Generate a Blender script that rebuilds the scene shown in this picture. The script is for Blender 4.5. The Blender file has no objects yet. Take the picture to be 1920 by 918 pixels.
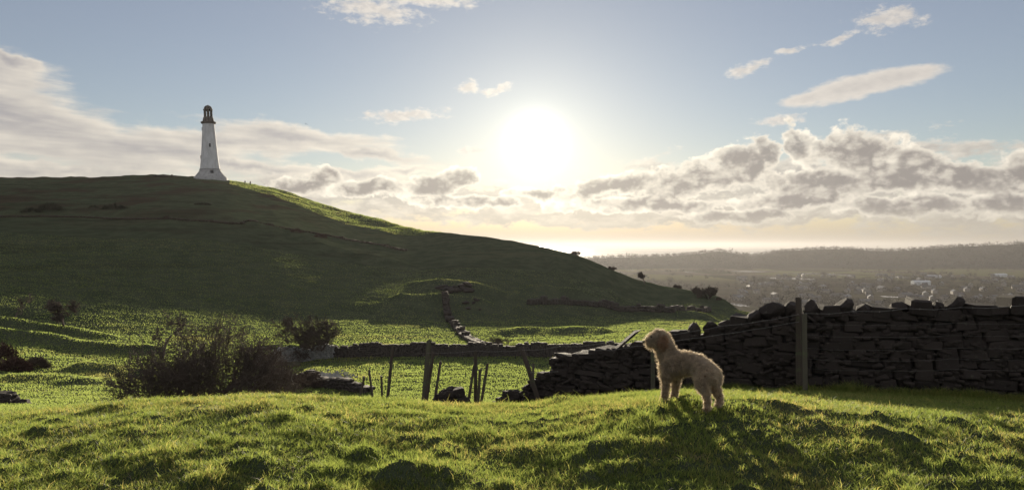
import bpy, bmesh, math, random
import numpy as np
from mathutils import Vector, Matrix, Euler
random.seed(7)
S = bpy.context.scene
COL = S.collection
R = math.radians
# ------------------------------------------------------------------ camera, light, exposure
F = 1346.0                      # focal length of the photograph in its own pixels (1920 wide)
ZC = 1.6                        # eye height above the grass
cam_d = bpy.data.cameras.new('camera')
cam_d.sensor_width = 36.0
cam_d.lens = 36.0 * F / 1920.0
cam_d.clip_start = 0.1
cam_d.clip_end = 90000
cam = bpy.data.objects.new('camera', cam_d)
cam.location = (0, 0, ZC)
cam.rotation_euler = (R(90.0), 0, 0)
COL.objects.link(cam)
S.camera = cam
SUN_AZ = math.atan((1005 - 960) / F)
SUN_EL = math.atan((459 - 268) / math.hypot(F, 45))
sun_dir = Vector((math.sin(SUN_AZ) * math.cos(SUN_EL), math.cos(SUN_AZ) * math.cos(SUN_EL), math.sin(SUN_EL)))
sl = bpy.data.lights.new('sun', 'SUN')
sl.energy = 5.0
sl.angle = R(0.5)
sl.color = (1.0, 0.87, 0.66)
so = bpy.data.objects.new('sun', sl)
so.rotation_euler = (-sun_dir).to_track_quat('-Z', 'Y').to_euler()
so.location = (0, 0, 60)
COL.objects.link(so)
S.view_settings.view_transform = 'Standard'
S.view_settings.look = 'None'
S.view_settings.exposure = 0.6
S.view_settings.gamma = 1.0
S.cycles.use_denoising = True
S.cycles.max_bounces = 6
S.cycles.diffuse_bounces = 2
S.cycles.glossy_bounces = 2
S.cycles.transmission_bounces = 4
S.cycles.volume_bounces = 0
S.cycles.transparent_max_bounces = 6
S.cycles.use_adaptive_sampling = False
S.cycles.sample_clamp_indirect = 4.0

# ------------------------------------------------------------------ node helpers
class NT:
    def __init__(s, tree):
        s.t = tree; s.n = tree.nodes; s.l = tree.links
    def new(s, ty, **kw):
        n = s.n.new(ty)
        for k, v in kw.items(): setattr(n, k, v)
        return n
    def put(s, sock, v):
        if isinstance(v, bpy.types.NodeSocket): s.l.new(v, sock)
        elif v is not None: sock.default_value = v
    def m(s, op, a, b=None, c=None, clamp=False):
        n = s.n.new('ShaderNodeMath'); n.operation = op; n.use_clamp = clamp
        s.put(n.inputs[0], a); s.put(n.inputs[1], b)
        if c is not None: s.put(n.inputs[2], c)
        return n.outputs[0]
    def vm(s, op, a, b=None, out=0):
        n = s.n.new('ShaderNodeVectorMath'); n.operation = op
        s.put(n.inputs[0], a)
        if b is not None: s.put(n.inputs[1], b)
        return n.outputs[out]
    def mr(s, v, a, b, c=0.0, d=1.0, smooth=True):
        n = s.n.new('ShaderNodeMapRange'); n.interpolation_type = 'SMOOTHSTEP' if smooth else 'LINEAR'
        s.put(n.inputs[0], v)
        for i, q in enumerate((a, b, c, d)): s.put(n.inputs[i + 1], q)
        return n.outputs[0]
    def noise(s, vec, scale, detail=4.0, rough=0.55, dist=0.0, col=False, dim='3D'):
        n = s.n.new('ShaderNodeTexNoise'); n.noise_dimensions = dim
        if vec is not None: s.l.new(vec, n.inputs['Vector'])
        n.inputs['Scale'].default_value = scale; n.inputs['Detail'].default_value = detail
        n.inputs['Roughness'].default_value = rough; n.inputs['Distortion'].default_value = dist
        return n.outputs['Color' if col else 'Fac']
    def mix(s, f, a, b):
        n = s.n.new('ShaderNodeMix'); n.data_type = 'RGBA'
        s.put(n.inputs[0], f)
        s.put(n.inputs[6], a if isinstance(a, bpy.types.NodeSocket) else (*a[:3], 1)); s.put(n.inputs[7], b if isinstance(b, bpy.types.NodeSocket) else (*b[:3], 1))
        return n.outputs[2]
    def xyz(s, x, y, z):
        n = s.n.new('ShaderNodeCombineXYZ')
        for i, q in enumerate((x, y, z)): s.put(n.inputs[i], q)
        return n.outputs[0]
    def mapping(s, vec, loc=(0,0,0), rot=(0,0,0), sc=(1,1,1), ty='POINT'):
        n = s.n.new('ShaderNodeMapping'); n.vector_type = ty
        s.l.new(vec, n.inputs[0]); n.inputs[1].default_value = loc; n.inputs[2].default_value = rot; n.inputs[3].default_value = sc
        return n.outputs[0]

# ------------------------------------------------------------------ sky
W = bpy.data.worlds.new('World'); S.world = W; W.use_nodes = True
t = NT(W.node_tree); t.n.clear()
sky = t.new('ShaderNodeTexSky', sky_type='NISHITA')
sky.sun_disc = False
sky.sun_elevation = SUN_EL
sky.sun_rotation = SUN_AZ
sky.altitude = 100; sky.air_density = 1.0; sky.dust_density = 0.1; sky.ozone_density = 2.0
d = t.new('ShaderNodeTexCoord').outputs['Generated']
sep = t.new('ShaderNodeSeparateXYZ'); t.l.new(d, sep.inputs[0])
az = t.m('MULTIPLY', t.m('ARCTAN2', sep.outputs[0], sep.outputs[1]), 57.29578)
el = t.m('MULTIPLY', t.m('ARCSINE', sep.outputs[2]), 57.29578)
ae = t.xyz(az, el, 0.0)
def AE(px, py):
    return math.degrees(math.atan((px - 960) / F)), math.degrees(math.atan((459 - py) / math.hypot(F, px - 960)))
# warp
w1 = t.noise(ae, 0.28, 4.0, 0.6, col=True, dim='2D')
w1 = t.vm('SUBTRACT', w1, (0.5, 0.5, 0.5))
def blobs(lst, vec):
    """union of soft ellipses: 1 in the middle, 0 at the edge"""
    out = None
    for (px, py, a, b, rot) in lst:
        u, v = AE(px, py)
        q = t.vm('LENGTH', t.mapping(vec, (u, v, 0), (0, 0, R(rot)), (a / 23.5, b / 23.5, 1), 'TEXTURE'), out=1)
        out = q if out is None else t.m('SMOOTH_MIN', out, q, 0.25)
    return t.m('SUBTRACT', 1.0, out)
sun_ae = AE(1005, 268)
ds = t.vm('DOT_PRODUCT', d, tuple(sun_dir), out=1)
ang = t.m('MULTIPLY', t.m('ARCCOSINE', t.m('MINIMUM', ds, 1.0)), 57.29578)      # degrees from the sun
toward = t.vm('NORMALIZE', t.vm('SUBTRACT', (sun_ae[0], sun_ae[1] + 4, 0), ae))
flat = t.vm('MULTIPLY', ae, (1.0, 2.2, 1.0))
def layer(lst, warp, nscale, nk, lo, hi, stretch=(1, 1.5, 1), rough=0.62, off=0.7, det=7.0, bk=0.0, bs=0.5):
    vw = t.vm('ADD', ae, t.vm('MULTIPLY', w1, (warp, warp * 0.6, 0)))
    base = blobs(lst, vw)
    def dens(vec, det_):
        sv = t.vm('MULTIPLY', vec, stretch)
        nn = t.m('MULTIPLY', t.m('SUBTRACT', t.noise(sv, nscale, det_, rough, 0.0, dim='2D'), 0.5), nk)
        if bk:
            wv = t.vm('ADD', sv, t.vm('MULTIPLY', w2, (1.1, 1.1, 0)))
            for k_, s_ in ((bk, bs), (bk * 0.5, bs * 2.6)):
                vo = t.new('ShaderNodeTexVoronoi', feature='SMOOTH_F1', voronoi_dimensions='2D'); vo.inputs['Scale'].default_value = s_; vo.inputs['Smoothness'].default_value = 0.6
                t.l.new(wv, vo.inputs['Vector'])
                nn = t.m('ADD', nn, t.m('MULTIPLY', t.m('SUBTRACT', 0.42, vo.outputs['Distance']), k_))
        return t.m('ADD', base, nn)
    sh = t.vm('MULTIPLY', toward, (off, off, 0))
    a = dens(ae, det)
    b = dens(t.vm('ADD', ae, sh), 3.0)
    return t.mr(a, lo, hi), a, t.m('SUBTRACT', a, b)
w2 = t.vm('SUBTRACT', t.noise(ae, 0.9, 3.0, 0.6, col=True, dim='2D'), (0.5, 0.5, 0.5))
# low cumulus bank, right, and its thinner continuation to the left under the sun
cum = [(1560,345,150,30,-3),(1300,335,120,36,14),(1385,318,75,40,26),(1440,285,30,34,40),(1610,290,90,46,0),(1680,330,100,34,-10),(1490,270,22,44,30),
       (1790,335,90,26,-4),(1720,300,50,34,-20),(1915,320,55,38,10),(1160,352,150,24,12),(1500,375,120,20,0),(1230,385,190,15,0),(1700,385,130,18,0),(1860,385,90,22,0),
       (815,352,70,26,0),(862,335,30,32,0),(690,350,90,18,0),(610,335,50,20,0),(890,380,120,14,0),(560,350,60,20,0),(2150,330,190,60,0),(1010,362,70,14,0),(1380,405,130,13,0)]
cA, cD, cS = layer(cum, 2.4, 0.42, 1.5, -0.05, 0.22, (1, 1.5, 1), 0.60, 0.9, 8.0, 0.40, 0.60)
# a paler bank behind it, down to the haze
pal = [(1050,405,420,22,0),(950,375,160,20,0),(1500,350,450,75,0),(1900,370,260,80,0),(1100,385,300,45,0),(800,375,260,40,0),(560,370,180,45,0),(1650,290,150,45,0),(2300,350,300,90,0),(1300,400,600,30,0)]
pA, pD, pS = layer(pal, 2.2, 0.5, 1.7, 0.0, 0.45, (0.8, 2.0, 1), 0.62, 0.8, 6.0)
# streaky sheet, left
sheet = [(20,200,190,75,-22),(90,250,250,60,-14),(250,275,260,40,-4),(420,262,250,30,0),(560,258,200,26,-4),(700,290,150,18,-6),(150,320,330,24,2),
         (450,310,260,16,-4),(0,110,60,14,-18),(-200,230,260,110,0),(640,325,120,12,0),(760,318,90,10,3)]
sA, sD, sS = layer(sheet, 3.0, 0.30, 1.5, -0.10, 0.5, (0.40, 2.2, 1), 0.58, 0.9)
# small scattered fair-weather clouds
small = [(755,218,85,16,3),(880,280,42,9,0),(885,165,26,14,0),(1395,130,52,12,14),(1665,36,55,22,-4),(1570,75,40,8,10),
         (1480,95,40,7,10),(1460,224,52,10,0),(700,20,110,26,-4),(800,5,120,16,0),(930,170,34,10,20)]
mA, mD, mS = layer(small, 1.6, 0.8, 2.2, 0.0, 0.8, (0.9, 1.9, 1), 0.66, 0.4)
lens = [(1600,165,105,23,11),(1680,146,85,20,4),(1520,184,62,13,8)]
lA, lD, lS = layer(lens, 0.7, 0.9, 0.55, 0.02, 0.42, (0.8, 1.8, 1), 0.6, 0.4)
# unseen cloud carrying the sky on beyond the frame, brightened to lift shaded faces
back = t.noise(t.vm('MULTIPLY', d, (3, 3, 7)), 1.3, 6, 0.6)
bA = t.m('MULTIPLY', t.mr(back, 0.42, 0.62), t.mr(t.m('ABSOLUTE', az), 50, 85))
skyc = t.vm('ADD', t.vm('MULTIPLY', sky.outputs[0], (0.074, 0.068, 0.070)), (0.10, 0.080, 0.070))
# hazy aureole about the sun, with its glare painted into the sky colour
g1 = t.m('EXPONENT', t.m('MULTIPLY', t.m('POWER', t.m('DIVIDE', ang, 1.6), 2.0), -1.0))
g2 = t.m('EXPONENT', t.m('DIVIDE', ang, -3.2))
g3 = t.m('EXPONENT', t.m('DIVIDE', ang, -10.0))
glow = t.vm('ADD', t.vm('ADD', t.vm('MULTIPLY', t.xyz(g1, g1, g1), (1.0, 0.97, 0.85)), t.vm('MULTIPLY', t.xyz(g2, g2, g2), (0.34, 0.33, 0.24))), t.vm('MULTIPLY', t.xyz(g3, g3, g3), (0.17, 0.165, 0.11)))
near = t.m('EXPONENT', t.m('DIVIDE', ang, -14.0))
def cloud_col(D, Sh, dark, lite, lo, hi, s0, s1, ke, ks):
    edge = t.mr(D, lo, hi, 1.0, 0.0)             # thin parts let the sun through
    side = t.mr(Sh, s0, s1, 0.0, 1.0)            # parts turned to the sun
    lit = t.m('ADD', t.m('MULTIPLY', edge, ke), t.m('MULTIPLY', side, ks), clamp=True)
    c = t.mix(lit, dark, lite)
    return t.vm('MULTIPLY', c, t.vm('ADD', t.vm('MULTIPLY', t.xyz(near, near, near), (0.62, 0.60, 0.52)), (0.88, 0.88, 0.90)))
nb = t.vm('ADD', skyc, glow)
c_s = cloud_col(sD, sS, (0.36, 0.335, 0.33), (0.74, 0.67, 0.56), 0.2, 1.1, -0.25, 0.40, 0.6, 0.6)
c_c = cloud_col(cD, cS, (0.27, 0.245, 0.225), (0.86, 0.79, 0.66), 0.0, 0.66, -0.10, 0.55, 0.85, 0.55)
c_p = cloud_col(pD, pS, (0.42, 0.385, 0.345), (0.74, 0.68, 0.58), 0.05, 0.6, -0.25, 0.55, 0.5, 0.65)
c_m = cloud_col(mD, mS, (0.52, 0.48, 0.44), (0.72, 0.66, 0.58), 0.1, 0.9, -0.2, 0.4, 0.5, 0.5)
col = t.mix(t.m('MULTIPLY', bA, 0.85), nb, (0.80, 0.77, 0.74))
gg = t.vm('MULTIPLY', glow, (0.5, 0.5, 0.5))
col = t.mix(t.m('MULTIPLY', sA, 0.88), col, t.vm('ADD', c_s, gg))
c_l = cloud_col(lD, lS, (0.50, 0.46, 0.42), (0.70, 0.64, 0.56), 0.2, 0.9, -0.2, 0.3, 0.5, 0.5)
col = t.mix(t.m('MULTIPLY', lA, 0.9), col, t.vm('ADD', c_l, gg))
col = t.mix(t.m('MULTIPLY', mA, 0.85), col, t.vm('ADD', c_m, gg))
col = t.mix(t.m('MULTIPLY', pA, 0.9), col, t.vm('ADD', c_p, gg))
col = t.mix(t.m('MULTIPLY', cA, 0.93), col, t.vm('ADD', c_c, t.vm('MULTIPLY', glow, (0.32, 0.32, 0.32))))
# creamy air along the horizon
hz = t.m('EXPONENT', t.m('DIVIDE', t.m('ABSOLUTE', t.m('SUBTRACT', el, 0.2)), -1.5))
hz = t.m('MULTIPLY', t.mr(el, 3.2, 0.3), 0.9)
sidef = t.m('EXPONENT', t.m('DIVIDE', ang, -22.0))
hcol = t.vm('ADD', t.vm('MULTIPLY', t.xyz(sidef, sidef, sidef), (0.08, 0.08, 0.06)), (0.37, 0.335, 0.28))
col = t.mix(hz, col, hcol)
bg = t.new('ShaderNodeBackground'); t.l.new(col, bg.inputs[0]); bg.inputs[1].default_value = 0.82
ow = t.new('ShaderNodeOutputWorld'); t.l.new(bg.outputs[0], ow.inputs[0])
W.cycles.sampling_method = 'MANUAL'; W.cycles.sample_map_resolution = 512

# ------------------------------------------------------------------ noise and the lie of the land
_rs = np.random.RandomState(11)
_P = _rs.permutation(256); _P = np.concatenate([_P, _P, _P])
_G = _rs.rand(256) * 2 * np.pi; _GX, _GY = np.cos(_G), np.sin(_G)
def pnoise(x, y):
    x = np.asarray(x, float); y = np.asarray(y, float)
    xi = np.floor(x).astype(int); yi = np.floor(y).astype(int)
    xf = x - xi; yf = y - yi
    u = xf * xf * xf * (xf * (xf * 6 - 15) + 10); v = yf * yf * yf * (yf * (yf * 6 - 15) + 10)
    xi &= 255; yi &= 255
    def g(ix, iy, fx, fy):
        h = _P[_P[ix & 255] + (iy & 255)]
        return _GX[h] * fx + _GY[h] * fy
    a = g(xi, yi, xf, yf); b = g(xi + 1, yi, xf - 1, yf); c = g(xi, yi + 1, xf, yf - 1); e = g(xi + 1, yi + 1, xf - 1, yf - 1)
    return (a + u * (b - a)) * (1 - v) + (c + u * (e - c)) * v
def fbm(x, y, o=4, gain=0.5):
    s = 0; a = 1; f = 1
    for i in range(o):
        s = s + a * pnoise(x * f + 17.3 * i, y * f - 9.1 * i); a *= gain; f *= 2.03
    return s
def pchip(xk, yk, x):
    xk = np.asarray(xk, float); yk = np.asarray(yk, float)
    h = np.diff(xk); dl = np.diff(yk) / h
    m = np.zeros(len(xk)); m[0] = dl[0]; m[-1] = dl[-1]
    for i in range(1, len(xk) - 1):
        if dl[i-1] * dl[i] > 0:
            w_1 = 2*h[i] + h[i-1]; w_2 = h[i] + 2*h[i-1]
            m[i] = (w_1 + w_2) / (w_1 / dl[i-1] + w_2 / dl[i])
    i = np.clip(np.searchsorted(xk, x) - 1, 0, len(xk) - 2)
    s = np.clip((x - xk[i]) / h[i], 0, 1)
    return (2*s**3 - 3*s**2 + 1)*yk[i] + (s**3 - 2*s**2 + s)*h[i]*m[i] + (-2*s**3 + 3*s**2)*yk[i+1] + (s**3 - s**2)*h[i]*m[i+1]
def zr(py, Y): return -(py - 459.0) / F * Y
# columns: bearing (as a pixel column), near profile (depth, z below the eye), then far profile
CX = [-700, 0, 250, 500, 750, 900, 1000, 1100, 1200, 1300, 1400, 1560, 1920, 2600]
def lerpc(tab, px): return float(np.interp(px, [a for a, b in tab], [b for a, b in tab]))
crestY = [(-700,340),(0,305),(200,300),(300,296),(400,290),(515,291),(600,283),(650,274),(700,255),(790,220),(850,196),(900,186),(1010,170),(1080,165),(1120,163),(1190,160),(1300,157),(1355,152),(1385,150),(1400,150),(2600,150)]
crestP = [(-700,345),(-200,336),(0,332),(120,332),(200,331),(290,328),(320,327),(340,330),(375,332),(430,338),(515,353),(560,368),(600,381),(650,396),(715,411),(755,424),(790,431),(860,438),(910,443),(960,451),(1010,461),(1060,473),(1080,477),(1120,493),(1160,511),(1190,523),(1215,529),(1240,536),(1300,546),(1340,554),(1360,562),(1385,581),(1420,615),(1500,640),(2600,680)]
def T(vals): return lambda px: float(np.interp(px, CX, vals))
#            -700    0    250   500   750   900  1000  1100  1200  1300  1400  1560  1920  2600
z4  = T([-1.50,-1.50,-1.50,-1.50,-1.50,-1.50,-1.49,-1.47,-1.45,-1.44,-1.44,-1.45,-1.47,-1.50])
z57 = T([-1.58,-1.55,-1.49,-1.45,-1.49,-1.50,-1.48,-1.40,-1.31,-1.29,-1.31,-1.36,-1.43,-1.50])
z72 = T([-1.75,-1.70,-1.58,-1.52,-1.58,-1.62,-1.60,-1.54,-1.49,-1.48,-1.50,-1.55,-1.68,-1.75])
z10 = T([-2.70,-2.60,-2.50,-2.35,-2.40,-2.45,-2.42,-2.30,-2.15,-2.07,-2.08,-2.10,-2.20,-2.30])
z14 = T([-3.90,-3.80,-3.60,-3.30,-3.20,-3.20,-3.15,-3.05,-3.00,-3.00,-3.00,-3.05,-3.20,-3.40])
z25 = T([-5.9,-5.9,-6.1,-6.1,-6.0,-5.9,-5.9,-5.9,-6.0,-6.2,-6.4,-6.6,-7.0,-7.0])
z40 = T([-8.2,-8.2,-8.4,-8.5,-8.3,-8.3,-8.4,-8.6,-8.8,-9.0,-9.2,-9.6,-10.5,-11])
z60 = T([-9.0,-9.2,-9.8,-9.9,-9.4,-9.3,-9.2,-9.0,-8.8,-8.8,-9.0,-10.2,-12,-13])
z76 = T([-8.6,-8.9,-9.7,-10.2,-10.2,-10.2,-10.1,-9.8,-9.5,-9.3,-9.5,-12,-15,-16])
jY  = T([82,   90,   93,   98,   104,  108,  112,  122,  134,  136,  136,  130,  125,  120])
jP  = T([548,  549,  573,  587,  588,  588,  588,  583,  578,  576,  592,  625,  650,  650])
rdg = [(-700,470),(1000,492),(1090,486),(1150,482),(1250,480),(1300,476),(1345,470),(1375,474),(1395,478),(1420,479),(1440,474),(1470,470),(1500,468),(1560,466),(1595,465),(1620,469),(1680,470),(1750,465),(1800,461),(1920,456),(2200,450),(2600,450)]
Lg = np.linspace(math.log(0.5), math.log(9000), 1400)
pxg = np.arange(-700, 2601, 12.0)
TAB = np.zeros((len(pxg), len(Lg)))
for i, px in enumerate(pxg):
    cY, cP = lerpc(crestY, px), lerpc(crestP, px)
    jy, jp = jY(px), jP(px)
    zj, zc_ = zr(jp, jy), zr(cP, cY)
    k = [(0.5,-1.55),(4.2,z4(px)),(5.8,z57(px)),(7.2,z72(px)),(10.3,z10(px)),(14,z14(px)),(25,z25(px)),(40,z40(px)),(60,z60(px)),(76,z76(px))]
    k += [(jy - 4, zj - 0.5), (jy + 6, zj + (1.1 if px < 1150 else 0.3))]
    if px < 1040:
        bw = np.interp(px, [0, 480, 560, 760, 820, 860, 1040], [10, 10, 22, 24, 10, 3, 3])
        ym = cY - bw
        zm = zc_ - (0.12 if px < 840 else 0.17) * bw
        k += [(jy + 0.25*(ym - jy), zj + np.interp(px, [200, 380, 560], [0.25, 0.275, 0.285])*(zm - zj)), (jy + 0.6*(ym - jy), zj + np.interp(px, [200, 380, 560], [0.60, 0.62, 0.62])*(zm - zj)), (ym, zm)]
    k += [(cY, zc_), (cY + 25, zc_ - 4), (cY + 90, min(zc_ - 30, -40)), (cY + 230, -66), (700, -78), (1000, -80), (2300, -80), (9000, -80)]
    k.sort()
    TAB[i] = pchip(np.log([a for a, b in k]), [b for a, b in k], Lg)
    rz = zr(lerpc(rdg, px), 3000)
    Yg = np.exp(Lg)
    b = np.interp(Yg, [2400, 2550, 2750, 3000, 3500, 4200], [0, 0.12, 0.6, 1, 0.4, 0])
    TAB[i] = np.where(b > 0, -80 + (rz + 80) * b - np.clip((Yg - 3500) / 600, 0, 1) * 8, TAB[i])
    TAB[i] = np.where(Yg > 4200, -90, TAB[i])
def seg_dist(x, y, pts):
    """distance to a polyline, and position along it 0..1"""
    best = np.full(np.shape(x), 1e9); pos = np.zeros(np.shape(x)); n = len(pts) - 1
    for i in range(n):
        ax, ay = pts[i][:2]; bx, by = pts[i+1][:2]
        vx, vy = bx - ax, by - ay; L2 = vx*vx + vy*vy
        s = np.clip(((x - ax)*vx + (y - ay)*vy) / L2, 0, 1)
        dd = np.hypot(x - ax - s*vx, y - ay - s*vy)
        m = dd < best; best = np.where(m, dd, best); pos = np.where(m, (i + s) / n, pos)
    return best, pos
def XY(px, Y): return ((px - 960) / F * Y, Y)
# banks and old field boundaries: polyline, height, half width
BANKS = [([XY(-250,70),XY(0,72),XY(80,70),XY(140,68),XY(210,66),XY(330,66)], 0.65, 1.1),
         ([XY(-100,80),XY(30,79),XY(130,77),XY(230,73)], 0.45, 1.0),
         ([XY(470,70),XY(560,70),XY(640,71)], 0.5, 0.9),
         ([XY(140,55),XY(200,54),XY(290,53)], 0.5, 1.4),
         ([XY(0,46),XY(100,47),XY(170,45)], 0.45, 1.6),
         ([XY(930,84),XY(1000,86),XY(1080,84),XY(1150,82)], 0.75, 2.8),
         ([XY(985,126),XY(1100,131),XY(1200,128),XY(1290,122),XY(1350,122)], 1.0, 2.0),
         ([XY(730,111),XY(800,113),XY(850,114),XY(930,112)], 1.0, 2.2),
         ([XY(770,124),XY(820,126),XY(880,124),XY(950,118)], 1.0, 2.4),
         ([XY(-300,178),XY(0,180),XY(200,178),XY(400,172),XY(560,163),XY(680,150),XY(800,142)], 1.2, 2.5)]
def H(x, y, rough=1.0):
    x = np.asarray(x, float); y = np.asarray(y, float)
    r = np.hypot(x, y) + 1e-6
    a = np.arctan2(x, y); lim = math.atan((2600 - 960) / F); liml = math.atan((-700 - 960) / F)
    ac = np.clip(a, liml, lim)
    px = 960 + F * np.tan(ac); Y = r * np.cos(ac)
    fi = np.clip((px + 700) / 12.0, 0, len(pxg) - 1.001); i0 = fi.astype(int); fx = fi - i0
    lj = np.clip((np.log(np.maximum(Y, 0.5)) - Lg[0]) / (Lg[1] - Lg[0]), 0, len(Lg) - 1.001); j0 = lj.astype(int); fy = lj - j0
    z = (TAB[i0, j0]*(1-fx) + TAB[i0+1, j0]*fx)*(1-fy) + (TAB[i0, j0+1]*(1-fx) + TAB[i0+1, j0+1]*fx)*fy
    near_ = np.clip((30 - Y) / 14, 0, 1)
    # tussocky turf close by: humps a hand or two high
    n1 = fbm(x * 1.15, y * 1.9, 3, 0.55)
    hump = np.maximum(n1 - 0.12, 0) ** 1.2 * 0.13
    fade_ = np.clip((9.5 - Y) / 4.5, 0.25, 1)
    z = z + near_ * rough * fade_ * (hump - 0.020 + 0.100 * np.maximum(fbm(x * 2.9 + 7, y * 4.2, 4, 0.62) - 0.10, 0) + 0.020 * fbm(x * 8.0, y * 10.0, 2) + 0.03 * pnoise(x * 0.5 + 3, y * 0.6)) - near_ * 0.02
    for (mx, my, mh, mr_) in MOLES:
        z = z + 0.42 * mh * np.exp(-(((x - mx) / mr_) ** 2 + ((y - my) / (mr_ * 0.8)) ** 2) ** 1.3)
    mid = np.clip((Y - 25) / 15, 0, 1) * np.clip((420 - Y) / 100, 0, 1)
    z = z + mid * rough * (0.11 * fbm(x * 0.16 + 5, y * 0.3, 4, 0.6) + 0.07 * np.maximum(fbm(x * 0.9, y * 1.3, 2), 0))
    up_ = np.clip((Y - 170) / 60, 0, 1) * np.clip((420 - Y) / 80, 0, 1)
    z = z + up_ * rough * (0.55 * fbm(x * 0.10, y * 0.10, 4, 0.6) - 0.1 + 0.16 * fbm(x * 0.55, y * 0.5, 3, 0.6))
    m2 = (Y > 30) & (Y < 240)
    if np.any(m2):
        xs, ys = x[m2], y[m2]; add = np.zeros(xs.shape)
        for pts, h, w in BANKS:
            dd, pos = seg_dist(xs, ys, pts)
            wob = 1 + 0.45 * pnoise(xs * 0.22 + h * 7, ys * 0.22)
            end = np.clip(np.minimum(pos, 1 - pos) * 12, 0, 1)
            add += h * wob * end * np.exp(-(dd / w) ** 2)
        z = z.copy(); z[m2] += add
    return z + ZC
MOLES = [(XY(620,4.75)[0],4.75,0.12,0.2),(XY(765,4.72)[0],4.66,0.17,0.16),(XY(840,4.7)[0],4.72,0.12,0.26),(XY(680,5.2)[0],5.2,0.10,0.13),(XY(960,5.2)[0],5.2,0.08,0.2),
         (XY(835,5.25)[0],5.25,0.09,0.13),(XY(890,5.7)[0],5.7,0.07,0.14),(XY(720,6.4)[0],6.4,0.08,0.28),(XY(450,6.5)[0],6.5,0.09,0.3),(XY(1230,5.2)[0],5.3,0.07,0.3),
         (XY(1400,5.9)[0],5.9,0.07,0.28),(XY(1650,5.3)[0],5.4,0.06,0.25),(XY(800,6.3)[0],6.2,0.05,0.12),(XY(880,4.4)[0],4.45,0.10,0.3),(XY(1430,5.3)[0],5.3,0.06,0.22),
         (XY(340,5.2)[0],5.2,0.05,0.25),(XY(180,5.5)[0],5.5,0.05,0.3),(XY(480,4.9)[0],4.9,0.05,0.3),(XY(1560,5.0)[0],5.0,0.06,0.2)]
def rayhit(px, py, y0=3.0, y1=1500.0):
    """where the sight line through this point of the photograph meets the ground"""
    Y = np.exp(np.linspace(math.log(y0), math.log(y1), 6000))
    g = H((px - 960) / F * Y, Y) - (ZC - (py - 459) / F * Y)
    i = int(np.argmax(g > 0)) if np.any(g > 0) else len(Y) - 1
    return Vector(((px - 960) / F * Y[i], Y[i], float(H(np.array([(px - 960) / F * Y[i]]), np.array([Y[i]]))[0])))
def PT(px, py, Y): return Vector(((px - 960) / F * Y, Y, ZC - (py - 459) / F * Y))
def h1(x, y): return float(H(np.array([x]), np.array([y]))[0])

# ------------------------------------------------------------------ mesh helpers
def mesh_np(name, V, Fc, k, mat=None, smooth=False):
    """fast mesh from numpy: Fc is (n,k) face indices"""
    me = bpy.data.meshes.new(name)
    V = np.ascontiguousarray(V, dtype=np.float32); Fc = np.ascontiguousarray(Fc, dtype=np.int32)
    me.vertices.add(len(V)); me.vertices.foreach_set('co', V.ravel())
    me.loops.add(Fc.size); me.loops.foreach_set('vertex_index', Fc.ravel())
    me.polygons.add(len(Fc)); me.polygons.foreach_set('loop_start', np.arange(0, Fc.size, k, dtype=np.int32))
    me.update(calc_edges=True)
    if smooth: me.shade_smooth()
    if mat: me.materials.append(mat)
    return me
def link(name, me, parent=None, **props):
    o = bpy.data.objects.new(name, me); COL.objects.link(o)
    if parent is not None: o.parent = parent
    for k, v in props.items(): o[k] = v
    return o
def empty(name, loc, label=None, category=None, group=None, rot=(0, 0, 0)):
    o = bpy.data.objects.new(name, None); COL.objects.link(o); o.location = loc; o.rotation_euler = rot; o.empty_display_size = 0.2
    if label: o['label'] = label
    if category: o['category'] = category
    if group: o['group'] = group
    return o
def mat_new(name):
    m = bpy.data.materials.new(name); m.use_nodes = True
    t = NT(m.node_tree); t.n.clear()
    out = t.new('ShaderNodeOutputMaterial')
    return m, t, out
def pbsdf(t, out, col, rough=0.8, spec=0.3, bump=None, bstr=0.4, bdist=0.02, **kw):
    b = t.new('ShaderNodeBsdfPrincipled')
    t.put(b.inputs['Base Color'], col if isinstance(col, bpy.types.NodeSocket) else (*col, 1)); t.put(b.inputs['Roughness'], rough)
    b.inputs['Specular IOR Level'].default_value = spec
    for k, v in kw.items(): t.put(b.inputs[k.replace('_', ' ')], v)
    if bump is not None:
        bn = t.new('ShaderNodeBump'); bn.inputs['Strength'].default_value = bstr; bn.inputs['Distance'].default_value = bdist
        t.l.new(bump, bn.inputs['Height']); t.l.new(bn.outputs[0], b.inputs['Normal'])
    t.l.new(b.outputs[0], out.inputs[0])
    return b
def geo_pos(t): return t.new('ShaderNodeNewGeometry').outputs['Position']
HAZE_D = 1.0e-4; HAZE_G = 0.5; GRASS_K = 1.0
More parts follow.
